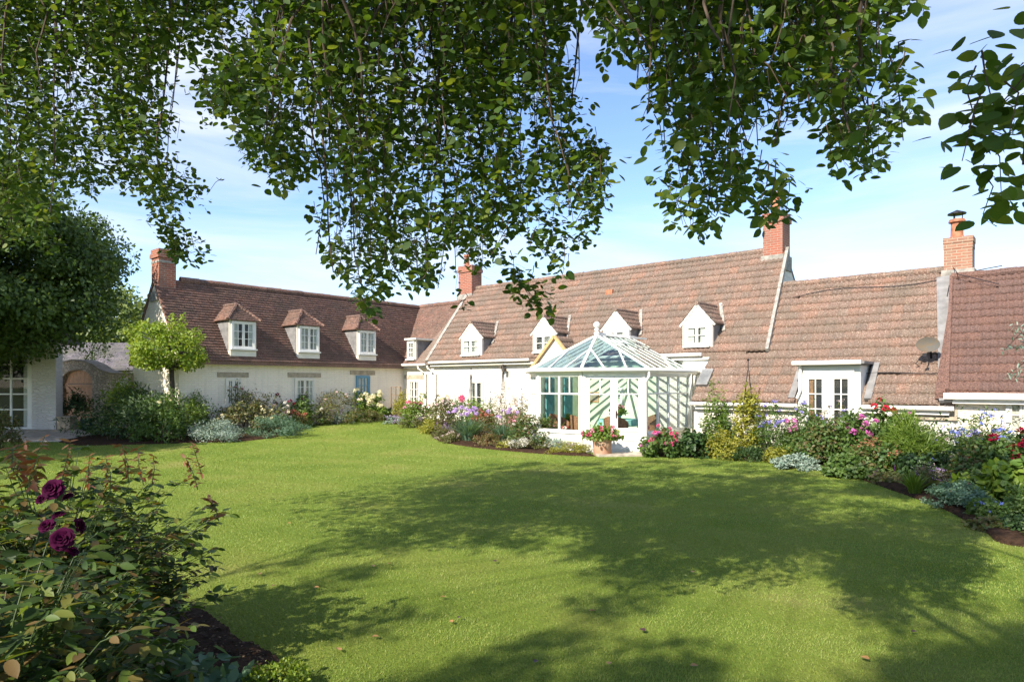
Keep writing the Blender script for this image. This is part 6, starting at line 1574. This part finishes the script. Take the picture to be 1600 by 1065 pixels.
plant('bergenia', 'broad grey-green leaves at the bottom edge beside the bare soil', 'perennial', 300, 1065, 190, 1005, 'g_blue', T_ROUND, .085, 420, 40, .3, Y=3.75, depth=.7, up=.2, droop=.1, foliage_name='foliage')
plant('ground_cover', 'fine-leaved yellow-green ground cover at the bottom edge of the lawn', 'perennial', 425, 1090, 120, 1030, 'g_lime', T_OVAL, .022, 2600, 60, .26, Y=3.95, depth=.5, up=.5, droop=.0)

# mulch chips and dead leaf scraps on the near bed
def chips(n):
    rng = np.random.default_rng(15); pt = np.column_stack([rng.uniform(-4.5, -1.15, n * 3), rng.uniform(2.5, 7, n * 3)]); pt = pt[inpoly(pt, bed_near)][:n]; n = len(pt)
    Pn = np.column_stack([pt, np.full(n, .05)]); D = rdir(rng, n) * np.array((1, 1, .25)); V, Fc = leaf_arrays(Pn, D, rdir(rng, n) * .4 + np.array((0, 0, 1)), rng.uniform(.012, .04, n), T_QUAD)
    return tag(link('mulch_chips', npmesh('mulch_chips', V, Fc), M['chips']), kind='stuff')
fm('chips', (.03, .018, .012), (.06, .035, .022), (.10, .06, .035), (.17, .11, .06), trans=.05, rough=.9)
chips(5200)

# ------------------------------------------------------------------ grass blades
def grass(N):
    rng = np.random.default_rng(9)
    Yv = np.exp(rng.uniform(math.log(3.4), math.log(33), N)); X = rng.uniform(-.86, .86, N) * Yv
    pt = np.column_stack([X, Yv]); ok = np.ones(N, bool)
    for b_ in BEDS: ok &= ~inpoly(pt, b_)
    ok &= ~(inpoly(pt, [HW(sK, 6), HW(sK, -10), HW(sK - 5, -10), HW(sK - 5, 6)]) | inpoly(pt, [HW(-2, 0), HW(30, 0), HW(30, 8), HW(-2, 8)]))
    X, Yv = X[ok], Yv[ok]; n = len(X)
    h = rng.uniform(.009, .023, n) * (1 + .02 * Yv); w = .0011 * Yv + .0012
    a = rng.uniform(0, 6.28, n); strip = np.floor((.5 * X + .87 * Yv) / .55) % 2; la = np.where(strip > 0, .52, 3.66) + rng.normal(0, 1.1, n); ll = h * rng.uniform(.2, 1.1, n)
    B = np.stack([X, Yv, gz(Yv) - .003], 1); s = np.stack([np.cos(a), np.sin(a), np.zeros(n)], 1) * w[:, None] * .5
    tip = B + np.stack([np.cos(la) * ll, np.sin(la) * ll, h], 1)
    V = np.stack([B - s, B + s, tip], 1).reshape(-1, 3)
    return tag(link('grass', npmesh('grass', V, np.arange(3 * n).reshape(-1, 3)), M['g_grass']), kind='stuff')
fm('g_grass', (.135, .205, .03), (.17, .24, .037), (.205, .26, .045), (.26, .28, .075), trans=.3, rough=.6)
grass(430000)

# fallen leaves
fm('fallen', (.42, .26, .05), (.50, .30, .10), (.30, .16, .06), (.45, .36, .15), trans=.15)
fm('fallen_dark', (.06, .03, .02), (.04, .02, .02), trans=.05)
rng = np.random.default_rng(77)
for i, (px, py, dk) in enumerate([(449, 820, 0), (407, 901, 0), (431, 918, 0), (490, 922, 0), (584, 889, 0), (611, 883, 0), (688, 937, 0), (707, 977, 0), (720, 968, 1), (581, 1000, 0), (531, 1022, 0), (839, 1037, 1), (920, 959, 0), (1008, 991, 1), (953, 1040, 0), (1079, 1046, 0), (1358, 1036, 0), (1083, 896, 0), (1424, 992, 1), (775, 881, 1)]):
    x, y, z = G(px, py); tv = T_PEAR[0].copy(); tv[:, 2] += .5 * tv[:, 1] ** 2 * 2 + .25 * (tv[:, 0] - .5) ** 2
    V, Fc = leaf_arrays(np.array([(0, 0, 0.)]), np.array([(math.cos(i * 2.1), math.sin(i * 2.1), .1)]), np.array([(rng.normal(0, .2), rng.normal(0, .2), 1)]), rng.uniform(.045, .06), (tv, T_PEAR[1]))
    o = link('fallen_leaf', npmesh('fallen_leaf', V, Fc), M['fallen_dark' if dk else 'fallen']); o.location = (x, y, z + .026)
    tag(o, 'small dark brown fallen leaf lying on the mown lawn' if dk else 'small yellow fallen leaf lying on the mown lawn', 'leaf', 'dark fallen leaves' if dk else 'yellow fallen leaves')
